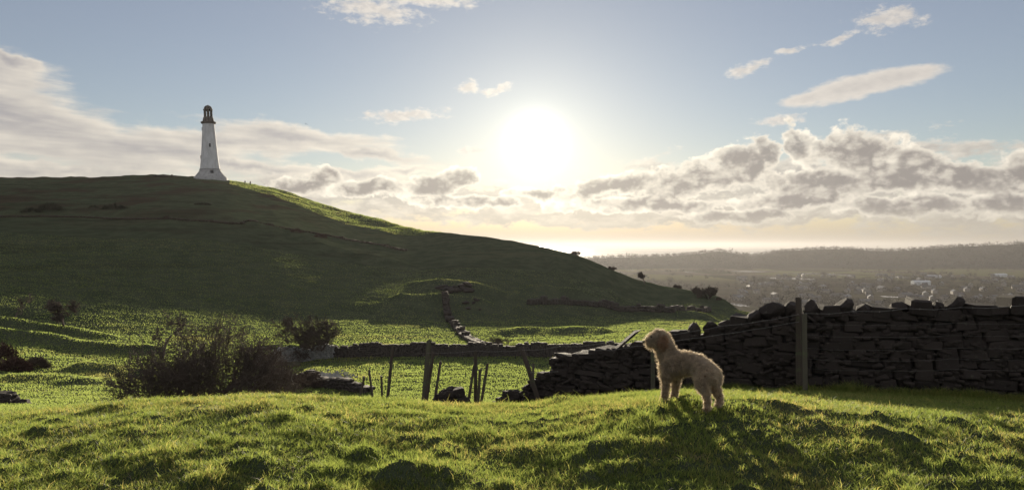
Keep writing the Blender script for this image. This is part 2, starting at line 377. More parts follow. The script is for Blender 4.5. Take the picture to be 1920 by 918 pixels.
# ------------------------------------------------------------------ ground
def ground_material():
    m, t, out = mat_new('pasture')
    p = geo_pos(t)
    n1 = t.noise(p, 0.35, 5, 0.6); n2 = t.noise(p, 4.0, 4, 0.6); n3 = t.noise(p, 0.05, 4, 0.6); n4 = t.noise(p, 0.012, 3, 0.5)
    c = t.mix(t.mr(n1, 0.35, 0.65), (0.046, 0.060, 0.034), (0.072, 0.086, 0.050))
    c = t.mix(t.m('MULTIPLY', t.mr(n2, 0.5, 0.8), 0.5), c, (0.11, 0.10, 0.05))
    sp = t.new('ShaderNodeSeparateXYZ'); t.l.new(p, sp.inputs[0])
    # rank brown bracken and heather on the upper hill
    hill = t.mr(sp.outputs[2], 2, 14)
    c = t.mix(t.m('MULTIPLY', hill, t.m('MULTIPLY', t.mr(n3, 0.48, 0.60), 0.85)), c, (0.056, 0.042, 0.029))
    tr_ = t.noise(t.vm('MULTIPLY', p, (0.035, 0.035, 0.85)), 1.0, 5, 0.65)
    c = t.mix(t.m('MULTIPLY', t.mr(sp.outputs[2], -6, 0), t.m('MULTIPLY', t.mr(tr_, 0.54, 0.60), 0.45)), c, (0.030, 0.030, 0.018))
    c = t.mix(t.m('MULTIPLY', t.mr(sp.outputs[2], -6, 0), t.m('MULTIPLY', t.mr(tr_, 0.40, 0.36), 0.5)), c, (0.085, 0.088, 0.050))
    # lowland: mixed farmland and leafless copses
    low = t.mr(sp.outputs[2], -55, -68)
    vo = t.new('ShaderNodeTexVoronoi'); vo.inputs['Scale'].default_value = 0.0065
    t.l.new(t.vm('ADD', t.vm('MULTIPLY', p, (1, 0.55, 0)), t.vm('MULTIPLY', t.noise(p, 0.004, 2, 0.5, col=True), (60, 60, 0))), vo.inputs['Vector'])
    vs = t.new('ShaderNodeSeparateColor'); t.l.new(vo.outputs['Color'], vs.inputs[0])
    f = t.mix(t.mr(vs.outputs[0], 0.35, 0.45, smooth=False), (0.055, 0.052, 0.030), (0.115, 0.112, 0.052))
    f = t.mix(t.mr(vs.outputs[1], 0.72, 0.76, smooth=False), f, (0.10, 0.085, 0.06))
    town = t.mr(sp.outputs[1], 1750, 1500)
    f = t.mix(t.m('MULTIPLY', town, 0.75), f, t.mix(t.mr(t.noise(p, 0.02, 4, 0.6), 0.4, 0.6), (0.040, 0.032, 0.026), (0.065, 0.055, 0.040)))
    wood = t.mr(sp.outputs[1], 2420, 2520)
    f = t.mix(wood, f, (0.030, 0.027, 0.020))
    c = t.mix(low, c, f)
    wood2 = t.m('MULTIPLY', t.mr(sp.outputs[1], 2300, 2500), 1.0)
    c = t.mix(wood2, c, (0.030, 0.027, 0.020))
    bh = t.m('ADD', t.noise(p, 9.0, 4, 0.7), t.m('MULTIPLY', t.noise(t.vm('MULTIPLY', p, (1, 1.6, 1)), 1.4, 4, 0.65), 3.0))
    pbsdf(t, out, c, 1.0, 0.0, bump=bh, bstr=0.7, bdist=0.10)
    return m
M_ground = ground_material()
def polar_ground():
    lim = 44.0
    a = np.concatenate([np.arange(-180, -lim, 4.0), np.arange(-lim, lim, 0.27), np.arange(lim, 180.01, 4.0)])
    a = np.radians(a)
    r = [0.0, 0.8]; 
    while r[-1] < 8200: 
        q = 1.02 if r[-1] < 3.5 else (1.012 if r[-1] < 200 else 1.02)
        r.append(r[-1] * q + (0.1 if r[-1] < 3 else 0))
    r = np.array(r[1:])
    A, RR = np.meshgrid(a, r)
    x = RR * np.sin(A); y = RR * np.cos(A)
    z = H(x.ravel(), y.ravel())
    V = np.stack([x.ravel(), y.ravel(), z], 1)
    na, nr = len(a), len(r)
    i = np.arange(nr - 1)[:, None] * na + np.arange(na - 1)[None, :]
    i = i.ravel()
    Fq = np.stack([i, i + 1, i + na + 1, i + na], 1)[:, ::-1]
    # centre cap
    V = np.vstack([V, [0, 0, float(H(np.array([0.0]), np.array([0.5]))[0])]])
    c = len(V) - 1
    j = np.arange(na - 1)
    cap = np.stack([j, j + 1, np.full(na - 1, c), np.full(na - 1, c)], 1)
    me = mesh_np('terrain', V, Fq, 4, M_ground, True)
    return link('terrain', me, kind='structure')
ground = polar_ground()
# sea
m, t, out = mat_new('sea_water')
p = geo_pos(t)
n = t.noise(t.vm('MULTIPLY', p, (0.00022, 0.0012, 1)), 1.0, 5, 0.6)
sand = t.mr(n, 0.50, 0.60)
bh = t.noise(t.vm('MULTIPLY', p, (0.02, 0.05, 0)), 1.0, 3, 0.6)
b = pbsdf(t, out, t.mix(sand, (0.02, 0.03, 0.035), (0.14, 0.11, 0.085)), t.m('ADD', 0.30, t.m('MULTIPLY', sand, 0.5)), 0.16, bump=bh, bstr=0.15, bdist=1.0)
M_sea = m
V = [(-60000, 3300, -79.0 + ZC), (60000, 3300, -79.0 + ZC), (60000, 60000, -79.0 + ZC), (-60000, 60000, -79.0 + ZC)]
V = [(-45000, 2600, -81.5 + ZC), (45000, 2600, -81.5 + ZC), (45000, 45000, -81.5 + ZC), (-45000, 45000, -81.5 + ZC)]
link('sea', mesh_np('sea', V, [[0, 1, 2, 3]], 4, M_sea), kind='structure')
# ------------------------------------------------------------------ grass: blades, real ones close by, coarser tufts across the valley
def grass_material(name, dark, light, dry, trans, gl=0.55, sc=1.0, tr=0.55):
    m, t, out = mat_new(name)
    p = geo_pos(t)
    at = t.new('ShaderNodeAttribute', attribute_name='tone'); f = at.outputs['Fac']
    n = t.noise(p, 0.9 * sc, 4, 0.6)
    c = t.mix(f, dark, light)
    c = t.mix(t.m('MULTIPLY', t.mr(t.m('ADD', t.m('MULTIPLY', n, 0.8), t.m('MULTIPLY', f, 0.35)), 0.58, 0.82), 0.75), c, dry)
    b = t.new('ShaderNodeBsdfPrincipled'); t.l.new(c, b.inputs['Base Color']); b.inputs['Roughness'].default_value = gl
    b.inputs['Specular IOR Level'].default_value = 0.22
    tl = t.new('ShaderNodeBsdfTranslucent')
    t.l.new(t.vm('MULTIPLY', c, trans), tl.inputs[0])
    mx = t.new('ShaderNodeMixShader'); mx.inputs[0].default_value = tr
    t.l.new(b.outputs[0], mx.inputs[1]); t.l.new(tl.outputs[0], mx.inputs[2]); t.l.new(mx.outputs[0], out.inputs[0])
    return m
M_grass = grass_material('turf_grass', (0.048, 0.071, 0.020), (0.093, 0.119, 0.031), (0.160, 0.137, 0.058), (5.9, 5.3, 4.2))
M_grass_far = grass_material('meadow_grass', (0.054, 0.074, 0.024), (0.090, 0.115, 0.036), (0.130, 0.122, 0.052), (6.2, 5.8, 4.6), 0.6, 0.12)
def blades(x, y, h, w, lean, mat, name, seg=2, seed=3, tsd=0.28):
    rs = np.random.RandomState(seed); n = len(x)
    z = H(x, y) - 0.004
    th = rs.rand(n) * 2 * np.pi                                    # which way the flat of the blade faces
    la = rs.rand(n) * 2 * np.pi; lm = lean * (0.25 + rs.rand(n))
    side = np.stack([np.cos(th), np.sin(th), np.zeros(n)], 1) * (w * 0.5)[:, None]
    base = np.stack([x, y, z], 1)
    ld = np.stack([np.cos(la), np.sin(la), np.zeros(n)], 1) * (h * lm)[:, None]
    up = np.stack([np.zeros(n), np.zeros(n), h], 1)
    tone = np.clip(rs.normal(0.5, tsd, n), 0, 1).astype(np.float32)
    if seg == 2:
        mid = base + up * 0.55 + ld * 0.28; tip = base + up * 0.92 + ld
        V = np.stack([base - side, base + side, mid - side * 0.8, mid + side * 0.8, tip], 1).reshape(-1, 3)
        o = (np.arange(n) * 5)[:, None]
        Fc = np.concatenate([o + [0, 1, 3], o + [0, 3, 2], o + [2, 3, 4]], 1).reshape(-1, 3); k = 5
    else:
        tip = base + up + ld
        V = np.stack([base - side, base + side, tip], 1).reshape(-1, 3)
        Fc = ((np.arange(n) * 3)[:, None] + [0, 1, 2]); k = 3
    me = mesh_np(name, V, Fc, 3, mat)
    a = me.attributes.new('tone', 'FLOAT', 'POINT'); a.data.foreach_set('value', np.repeat(tone, k))
    return me
rs = np.random.RandomState(5)
N = int(300000 * GRASS_K)
px = rs.uniform(-160, 2080, N); Y = 3.7 + (11.2 - 3.7) * rs.rand(N) ** 1.25
Y = np.where((px < 1350) & (Y > 9.3), 3.8 + rs.rand(N) * 4, Y)
x = (px - 960) / F * Y; y = Y
cl = fbm(x * 2.3, y * 2.9, 3); big = fbm(x * 0.7 + 9, y * 0.9, 2)
h = (0.021 + 0.030 * rs.rand(N) ** 1.5) * (1 + 0.9 * np.clip(cl + 0.1, -0.35, 1)) * (1 + 0.3 * big)
tall = rs.rand(N) < 0.015; h = np.where(tall, h * 1.8, h)
w = (0.0026 + 0.0024 * rs.rand(N)) * (0.7 + Y / 12)
link('grass', blades(x, y, h, w, 0.95, M_grass, 'grass', 2, 8), kind='stuff', label='short green turf with tussocks covering the knoll in front', category='grass')
# tufts: denser whorls of longer blades
N = int(42000 * GRASS_K)
cx = rs.uniform(-160, 2080, 2600); cY = 3.7 + 6.5 * rs.rand(2600)
ci = rs.randint(0, 2600, N); rr = 0.05 * np.abs(rs.normal(0, 1, N))
aa = rs.rand(N) * 2 * np.pi
x = (cx[ci] - 960) / F * cY[ci] + rr * np.cos(aa); y = cY[ci] + rr * np.sin(aa)
h = (0.034 + 0.028 * rs.rand(N)) * np.clip(1.3 - rr / 0.09, 0.35, 1.3); w = 0.003 + 0.002 * rs.rand(N)
link('grass_tufts', blades(x, y, h, w, 0.8, M_grass, 'grass_tufts', 2, 9), kind='stuff', label='longer grass tufts standing up out of the short turf', category='grass')
# straw: last year's dead blades lying among the green
m, t, out = mat_new('straw'); n = t.noise(geo_pos(t), 20.0, 2, 0.5); b = t.new('ShaderNodeBsdfPrincipled'); t.l.new(t.mix(n, (0.20, 0.155, 0.085), (0.36, 0.29, 0.17)), b.inputs['Base Color']); b.inputs['Roughness'].default_value = 0.6
tl = t.new('ShaderNodeBsdfTranslucent'); tl.inputs[0].default_value = (0.45, 0.36, 0.2, 1); mx = t.new('ShaderNodeMixShader'); mx.inputs[0].default_value = 0.4
t.l.new(b.outputs[0], mx.inputs[1]); t.l.new(tl.outputs[0], mx.inputs[2]); t.l.new(mx.outputs[0], out.inputs[0]); M_straw = m
N = 60000; px = rs.uniform(-160, 2080, N); Y = 3.7 + 6.5 * rs.rand(N); x = (px - 960) / F * Y
k_ = fbm(x * 1.4 + 3, Y * 1.9, 3) > rs.normal(0.28, 0.16, N); x, Y = x[k_], Y[k_]; N = len(x)
link('dead_grass', blades(x, Y, 0.018 + 0.028 * rs.rand(N), 0.0024 + 0.002 * rs.rand(N), 1.9, M_straw, 'dead_grass', 2, 15), kind='stuff', label='straw coloured dead grass lying in patches among the green turf', category='grass')
# sunlit turf along the crest of the hill
N = int(38000 * GRASS_K)
px = rs.uniform(430, 860, N); Y = rs.uniform(205, 292, N); x = (px - 960) / F * Y; y = Y
k_ = Y > np.interp(px, [430, 600, 760, 860], [262, 232, 200, 190]); x, y, Y = x[k_], y[k_], Y[k_]; n_ = len(x)
link('hill_grass', blades(x, y, 0.16 + 0.16 * rs.rand(n_), 0.10 + 0.08 * rs.rand(n_), 0.7, M_grass_far, 'hill_grass', 1, 12), kind='stuff', label='sunlit grass along the crest of the hill', category='grass')
# rank grass along the foot of the wall
N = 22000; ss_ = rs.uniform(0, 1, N)
wpx_ = 985 + ss_ * 1000; Yw_ = np.interp(wpx_, [985, 1225, 1505, 1920, 2350], [12.7, 11.3, 10.25, 9.85, 9.4]) - np.abs(rs.normal(0, 0.13, N))
x = (wpx_ - 960) / F * Yw_; h = (0.05 + 0.12 * rs.rand(N) ** 2) * (1 + 0.8 * pnoise(x * 2, Yw_)); w = 0.004 + 0.003 * rs.rand(N)
link('wall_foot_grass', blades(x, Yw_, h, w, 0.7, M_grass, 'wall_foot_grass', 2, 14), kind='stuff', label='longer grass growing along the foot of the wall', category='grass')
# the valley pasture
N = int(350000 * GRASS_K)
px = rs.uniform(-120, 1560, N); Y = np.exp(rs.uniform(math.log(24), math.log(142), N))
x = (px - 960) / F * Y; y = Y
cl = fbm(x * 0.55, y * 0.8, 3, 0.6)
h = (0.065 + 0.06 * rs.rand(N)) * (1 + 0.5 * np.clip(cl, -0.5, 1)) * np.interp(Y, [25, 70, 85, 142], [0.8, 1.1, 0.7, 0.45]); w = (0.050 + 0.030 * rs.rand(N)) * (0.5 + Y / 80)
link('meadow_grass', blades(x, y, h, w, 0.5, M_grass_far, 'meadow_grass', 1, 10, 0.08), kind='stuff', label='rough pasture grass across the valley floor', category='grass')
# ------------------------------------------------------------------ stone, timber and wire
def stone_material(name, a, b, lichen, sc=3.0):
    m, t, out = mat_new(name)
    tc = t.new('ShaderNodeTexCoord').outputs['Object']; p = geo_pos(t)
    oi = t.new('ShaderNodeObjectInfo').outputs['Random']
    n = t.noise(p, sc, 5, 0.65); n2 = t.noise(p, sc * 6, 4, 0.7)
    c = t.mix(t.m('ADD', t.m('MULTIPLY', n, 0.6), t.m('MULTIPLY', oi, 0.5), clamp=True), a, b)
    c = t.mix(t.mr(n2, 0.60, 0.70), c, lichen)
    pbsdf(t, out, c, 0.85, 0.3, bump=t.m('ADD', n2, t.noise(p, sc * 18, 3, 0.7)), bstr=0.8, bdist=0.012)
    return m
M_stone = stone_material('slate_stone', (0.020, 0.0155, 0.013), (0.048, 0.037, 0.031), (0.075, 0.070, 0.052))
M_farstone = stone_material('field_stone', (0.032, 0.026, 0.023), (0.066, 0.054, 0.047), (0.10, 0.09, 0.075), 1.0)
M_pale = stone_material('limestone', (0.12, 0.12, 0.115), (0.34, 0.335, 0.32), (0.12, 0.12, 0.10), 2.0)
M_core = stone_material('wall_core', (0.03, 0.026, 0.022), (0.05, 0.043, 0.038), (0.04, 0.04, 0.03))
def rock_mesh(name, seed, kind='block', mat=None):
    """a broken, slightly rounded stone of unit size, 50-odd triangles"""
    rr = random.Random(seed)
    bm = bmesh.new(); bmesh.ops.create_cube(bm, size=1.0)
    if kind == 'block':
        for v in bm.verts:
            v.co.x += rr.uniform(-0.10, 0.10); v.co.y += rr.uniform(-0.08, 0.08); v.co.z += rr.uniform(-0.12, 0.12)
        bmesh.ops.bevel(bm, geom=list(bm.edges), offset=rr.uniform(0.07, 0.14), segments=1, affect='EDGES', profile=0.5)
        for v in bm.verts: v.co += Vector((rr.uniform(-.025,.025), rr.uniform(-.04,.04), rr.uniform(-.04,.04)))
    else:
        bm.clear(); bmesh.ops.create_icosphere(bm, subdivisions=2, radius=0.56)
        sx = [rr.uniform(0.75, 1.15) for _ in range(3)]
        planes = [(Vector((rr.uniform(-1,1), rr.uniform(-1,1), rr.uniform(-1,1))).normalized(), rr.uniform(0.30, 0.44)) for _ in range(7)]
        for v in bm.verts:
            for nrm, dd in planes:
                q = v.co.dot(nrm)
                if q > dd: v.co -= nrm * (q - dd) * 0.92
            v.co = Vector((v.co.x*sx[0], v.co.y*sx[1], v.co.z*sx[2])) + Vector([rr.uniform(-.02,.02) for _ in range(3)])
    me = bpy.data.meshes.new(name); bm.to_mesh(me); bm.free()
    if mat: me.materials.append(mat)
    return me
ROCK_B = [rock_mesh('stone', 100 + i, 'block', M_stone) for i in range(9)]
ROCK_R = [rock_mesh('stone', 200 + i, 'round', M_stone) for i in range(8)]
def put_stone(name, me, parent, loc, size, rot):
    o = bpy.data.objects.new(name, me); COL.objects.link(o)
    o.parent = parent
    o.location = Vector(loc) - (parent.location if parent else Vector()); o.scale = size; o.rotation_euler = rot
    return o
# ---- the near dry stone wall, running in from the right and breaking off at the left
WP = [(2350, 9.7), (1920, 10.15), (1505, 10.6), (1225, 11.6), (1100, 12.3), (985, 13.0)]
WTOP = [(985, 742), (1003, 712), (1012, 700), (1040, 694), (1046, 668), (1100, 662), (1180, 650), (1225, 642), (1300, 627), (1345, 614), (1400, 603), (1497, 588), (1600, 584), (1800, 581), (1920, 578), (2350, 572)]
wx = np.array([(p - 960) / F * Y for p, Y in WP]); wy = np.array([Y for p, Y in WP])
wl = np.concatenate([[0], np.cumsum(np.hypot(np.diff(wx), np.diff(wy)))]); WL = wl[-1]
def wall_at(s):
    x = float(np.interp(s, wl, wx)); y = float(np.interp(s, wl, wy))
    i = min(max(int(np.searchsorted(wl, s)) - 1, 0), len(wx) - 2)
    d_ = Vector((wx[i+1] - wx[i], wy[i+1] - wy[i], 0)).normalized()
    return x, y, d_
def wall_top(s):
    x, y, _ = wall_at(s); px = 960 + F * x / y
    return ZC - (float(np.interp(px, [a for a, b in WTOP], [b for a, b in WTOP])) - 459) / F * y, px
wall = empty('dry_stone_wall', (wall_at(WL / 2)[0], wall_at(WL / 2)[1], h1(*wall_at(WL / 2)[:2])), 'dark dry stone wall behind the dog, broken down at its left end', 'wall')
rw = random.Random(21)
s_list = []
nst = 0
NC = 10
for k in range(NC):
    s = rw.uniform(0, 0.25)
    while s < WL - 0.1:
        L = rw.choice([0.22, 0.27, 0.31, 0.36, 0.5, 0.27]) * rw.uniform(0.85, 1.15)
        sc_ = s + L / 2
        if sc_ > WL - 0.05: break
        x, y, d_ = wall_at(sc_); zt, px = wall_top(sc_); zg = h1(x, y) - 0.12
        hh = (zt - zg) / NC
        if hh > 0.035 and px < 1965 and nst < 300:
            nrm = Vector((d_.y, -d_.x, 0));  nrm = nrm if nrm.y < 0 else -nrm
            dep = rw.uniform(0.24, 0.3)
            c = Vector((x, y, zg + (k + 0.5) * hh + rw.uniform(-0.008, 0.008))) + nrm * (0.24 - dep / 2 + rw.uniform(-0.03, 0.045) - 0.010 * k)
            put_stone('stone', rw.choice(ROCK_B), wall, c, (L * rw.uniform(.95, 1.08), dep, hh * rw.uniform(0.78, 1.22)), (rw.uniform(-.12,.12), rw.uniform(-.09,.09), math.atan2(d_.y, d_.x) + rw.uniform(-.06,.06)))
            nst += 1
        s += L + rw.uniform(0.0, 0.02)
rp = np.random.RandomState(77); cube_ = np.array([(-1,-1,-1),(1,-1,-1),(1,1,-1),(-1,1,-1),(-1,-1,1),(1,-1,1),(1,1,1),(-1,1,1)]) * 0.5
cubef_ = np.array([(0,3,2,1),(4,5,6,7),(0,1,5,4),(1,2,6,5),(2,3,7,6),(3,0,4,7)]); V = []; Fc = []
for q in range(1500):
    s = rp.uniform(0, WL - 0.1); x, y, d_ = wall_at(s); zt, px = wall_top(s); zg = h1(x, y) - 0.1
    n_ = Vector((d_.y, -d_.x, 0)); n_ = n_ if n_.y < 0 else -n_
    f_ = rp.rand(); z = zg + (zt - zg) * f_; s_ = np.array([rp.uniform(.05, .16), 0.12, rp.uniform(.025, .06)]); an = math.atan2(d_.y, d_.x) + rp.normal(0, .15); tl = rp.normal(0, .25)
    if zt - zg < 0.1: continue
    c_ = (cube_ + rp.uniform(-.14, .14, (8, 3))) * s_; xx = c_[:, 0] * math.cos(tl) - c_[:, 2] * math.sin(tl); zz_ = c_[:, 0] * math.sin(tl) + c_[:, 2] * math.cos(tl)
    o_ = 0.20 - 0.1 * f_ + rp.uniform(-.02, .035)
    V.append(np.stack([xx * math.cos(an) - c_[:, 1] * math.sin(an) + x + n_.x * o_, xx * math.sin(an) + c_[:, 1] * math.cos(an) + y + n_.y * o_, zz_ + z], 1) - np.array(wall.location)); Fc.append(cubef_ + 8 * len(Fc))
link('pinning_stones', mesh_np('pinning_stones', np.concatenate(V), np.concatenate(Fc), 4, M_stone), wall, kind='stuff')
# rubble core of the wall
sv = np.arange(0, WL, 0.25); V = []; Fc = []
for s in sv:
    x, y, d_ = wall_at(s); zt, px = wall_top(s); zg = h1(x, y) - 0.4
    n_ = Vector((d_.y, -d_.x, 0)); n_ = n_ if n_.y < 0 else -n_
    for a, b in ((0.12, 0), (0.10, 1), (-0.24, 1), (-0.28, 0)):
        V.append((x + n_.x * a, y + n_.y * a, zg if b == 0 else max(zt - 0.04, zg + 0.05)))
for i in range(len(sv) - 1):
    a = i * 4
    for j in range(3): Fc.append((a + j, a + j + 1, a + 5 + j, a + 4 + j))
Fc.append((0, 1, 2, 3)); e_ = len(V) - 4; Fc.append((e_ + 3, e_ + 2, e_ + 1, e_))
V = [tuple(Vector(v) - wall.location) for v in V]
link('core', mesh_np('core', V, Fc, 4, M_core), wall)
# coping stones: left edge, right edge, top (rows of the photograph), shape
COPE = [(1046,1092,664,'b',0.05),(1090,1130,659,'b',-0.05),(1120,1168,652,'b',0.06),(1166,1192,648,'b',0.0),(1188,1226,640,'b',0.05),(1255,1282,621,'b',-0.1),(1276,1302,617,'b',0.0),(1292,1317,606,'r',0.3),
        (1314,1346,603,'r',0),(1344,1374,597,'r',0.1),(1372,1402,592,'b',0.12),(1399,1432,581,'r',0.1),(1424,1473,568,'r',-0.1),(1473,1500,563,'r',0.4),(1500,1537,562,'r',-0.15),(1535,1562,572,'b',0),
        (1562,1602,559,'r',0.2),(1598,1633,566,'r',0),(1632,1662,573,'b',0.1),(1655,1677,575,'b',0),(1673,1706,567,'r',0.3),(1704,1738,562,'b',0.05),(1736,1746,569,'b',0.5),(1746,1769,566,'r',0),
        (1766,1811,556,'r',0.05),(1806,1854,570,'b',0.12),(1848,1877,574,'b',-0.1),(1876,1924,552,'b',0.0),(1922,1990,556,'b',0.05),(1988,2040,562,'r',0),(2035,2090,565,'b',0)]
def s_of_px(px):
    ss = np.linspace(0, WL, 1500); q = np.array([960 + F * wall_at(s)[0] / wall_at(s)[1] for s in ss])
    return float(ss[np.argmin(np.abs(q - px))])
for i, (a, b, top, kd, rt) in enumerate(COPE):
    s = s_of_px((a + b) / 2); x, y, d_ = wall_at(s); zt, _ = wall_top(s)
    z1 = ZC - (top - 459) / F * y; wdt = (b - a) / F * y
    z0 = zt - 0.06; hh = max(z1 - z0, 0.05)
    put_stone('coping_stone', (ROCK_B if kd == 'b' else ROCK_R)[i % 8], wall, (x + rw.uniform(-.02,.02), y - 0.02 + rw.uniform(-.03,.03), z0 + hh / 2), (wdt * 1.10, rw.uniform(0.3, 0.42), hh * 1.04), (rw.uniform(-.1,.1), -rt * 0.8, math.atan2(d_.y, d_.x) + rw.uniform(-.2,.2)))
# long slab tipped up on the broken top
a_, b_ = PT(1150, 655, 11.9), PT(1196, 622, 11.7)
mid_ = (a_ + b_) / 2; dd_ = (b_ - a_)
put_stone('coping_stone', ROCK_B[2], wall, mid_, (dd_.length * 1.0, 0.2, 0.03), (0, -math.atan2(dd_.z, dd_.x), 0))
# back row so that the top is two stones thick
for i in range(26):
    s = rw.uniform(0.2, WL - 1.2); x, y, d_ = wall_at(s); zt, px = wall_top(s)
    put_stone('coping_stone', rw.choice(ROCK_R), wall, (x, y + 0.14, zt - 0.02), (rw.uniform(.2,.34), .26, rw.uniform(.10,.16)), (0, 0, rw.uniform(0, 3)))
# ---- stone heaps
def pile(px0, px1, top, Y, n, label, seed, size=(0.12, 0.3), dip=0.0):
    rr = random.Random(seed); xc = ((px0 + px1) / 2 - 960) / F * Y; zg = h1(xc, Y)
    root = empty('stone_pile', (xc, Y, zg), label, 'stone pile', 'heaps of stones fallen from the wall')
    W_ = (px1 - px0) / F * Y; Ht = ZC - (top - 459) / F * Y - zg
    lv = max(3, int(Ht / 0.10))
    for q in range(n):
        f = (q / n) ** 0.8; u = rr.uniform(-0.5, 0.5) * (1.25 - 0.95 * f); sz = rr.uniform(*size)
        x = xc + u * W_; y = Y + rr.uniform(-0.35, 0.35) * (1.1 - f)
        z = zg + Ht * f * (1 - 1.1 * abs(u)) - 0.03
        put_stone('stone', rr.choice(ROCK_B + ROCK_R[:3]), root, (x, y, z), (sz, sz * rr.uniform(.6,.9), sz * rr.uniform(.28,.5)), (rr.uniform(-.3,.3), rr.uniform(-.3,.3), rr.uniform(0, 3)))
    return root
pile(806, 886, 724, 13.0, 110, 'heap of flat fallen stones between the two clusters of leaning posts', 31, (0.11, 0.27))
pile(918, 1010, 728, 12.9, 80, 'heap of loose flat stones beside the broken end of the wall', 32, (0.10, 0.24))
pile(-60, 46, 741, 34.0, 60, 'dark rock heap at the foot of the slope by the left edge of the view', 33, (0.4, 1.1))
# ---- posts
def wood_material(name, a, b):
    m, t, out = mat_new(name)
    tc = t.new('ShaderNodeTexCoord').outputs['Object']
    n = t.noise(t.vm('MULTIPLY', tc, (30, 30, 2.5)), 1.0, 5, 0.7); n2 = t.noise(tc, 5.0, 4, 0.6)
    c = t.mix(n, a, b); c = t.mix(t.mr(n2, 0.5, 0.7), c, (0.10, 0.12, 0.06))
    pbsdf(t, out, c, 0.85, 0.2, bump=n, bstr=0.9, bdist=0.006)
    return m
M_wood = wood_material('weathered_wood', (0.045, 0.035, 0.028), (0.12, 0.095, 0.075))
M_wood2 = wood_material('mossy_wood', (0.060, 0.056, 0.038), (0.125, 0.112, 0.080))
def post(px_t, py_t, px_b, py_b, wpx, Y, label, mat=None, seed=0, squ=False):
    rr = random.Random(seed * 7 + 3)
    top = PT(px_t, py_t, Y); bot = PT(px_b, py_b, Y + rr.uniform(-0.15, 0.15))
    ax = (top - bot).normalized()
    zg = h1(bot.x, bot.y)
    base = bot - ax * ((bot.z - zg + 0.15) / max(ax.z, 0.5))
    L = (top - base).length; r = wpx / F * Y / 2
    n = 4 if squ else 9; bm = bmesh.new(); rings = []
    NR = 10
    jit = [rr.uniform(0.86, 1.12) for _ in range(n)]
    cx = cy = 0.0
    for i in range(NR + 1):
        f = i / NR; cx += rr.uniform(-.06,.06) * r; cy += rr.uniform(-.06,.06) * r
        ring = []
        for j in range(n):
            an = 2 * math.pi * j / n + (math.pi / 4 if squ else 0)
            q = r * jit[j] * (1.41 if squ else 1) * (1 - 0.12 * f) * rr.uniform(0.96, 1.04)
            zz = f * L + (r * 0.55 * math.cos(an + seed) if i == NR else 0)
            ring.append(bm.verts.new((cx + q * math.cos(an), cy + q * math.sin(an), zz)))
        rings.append(ring)
    for i in range(NR):
        for j in range(n): bm.faces.new((rings[i][j], rings[i][(j+1) % n], rings[i+1][(j+1) % n], rings[i+1][j]))
    bm.faces.new(rings[-1]); bm.faces.new(rings[0][::-1])
    me = bpy.data.meshes.new('fence_post'); bm.to_mesh(me); bm.free(); me.materials.append(mat or M_wood)
    o = link('fence_post', me, label=label, category='fence post', group='weathered posts of the old fence')
    o.location = base; o.rotation_euler = ax.to_track_quat('Z', 'Y').to_euler()
    return o, top, base
PD = {}
for i, (key, a, b, c, d_, w_, Y_, lab, mt) in enumerate([
    ('p0', 683,705,678,728,5,17.0,'short leaning stub post, the leftmost of the broken fence', None),
    ('p1', 692,694,696,724,5,16.6,'thin short post just right of the leftmost leaning stub', None),
    ('p2', 715,704,716,729,5.2,16.0,'shortest upright stub post, left of the first tall thin post', None),
    ('p3', 736,648,728,729,6.5,14.8,'tall thin pointed post standing alone, leftmost of the tall ones', None),
    ('p4', 804,638,796,730,7.5,14.2,'tallest greenish post with a square top, left of the first stone heap', M_wood2),
    ('p5', 813,660,802,732,7.5,13.9,'dark post leaning against the tallest greenish post', None),
    ('p6', 826,677,819,724,6,13.8,'shorter leaning post rising from the left side of the first stone heap', None),
    ('p7', 892,657,892,742,7.5,13.4,'tall dark upright post in the middle of the cluster between the stone heaps', None),
    ('p8', 889,684,880,740,5.5,13.5,'slim post leaning behind the tall dark upright one on its left', None),
    ('p9', 900,691,897,740,6,13.6,'short pale post tight on the right of the tall dark upright one', M_wood2),
    ('p10', 914,682,905,738,6,13.3,'leaning post at the right of the cluster between the stone heaps', None),
    ('p11', 978,652,997,712,9.5,12.6,'thick post tilted to the left at the broken end of the wall', None),
    ('p12', 1000,681,999,706,5.5,13.4,'small grey stub post just behind the thick tilted one', M_wood2),
    ('p13', 1225,652,1225,716,9,11.2,'greyish post against the wall half hidden behind the head of the dog', M_wood2),
    ('p14', 1498,559,1499,724,10,10.25,'dark square fence post rising above the wall, right of the dog', None),
    ('p15', 1508,588,1509,724,8.5,10.1,'lighter mossy post strapped to the front of the dark square one', M_wood2)]):
    PD[key] = post(a, b, c, d_, w_, Y_, lab, mt, i, key in ('p4', 'p14', 'p15'))
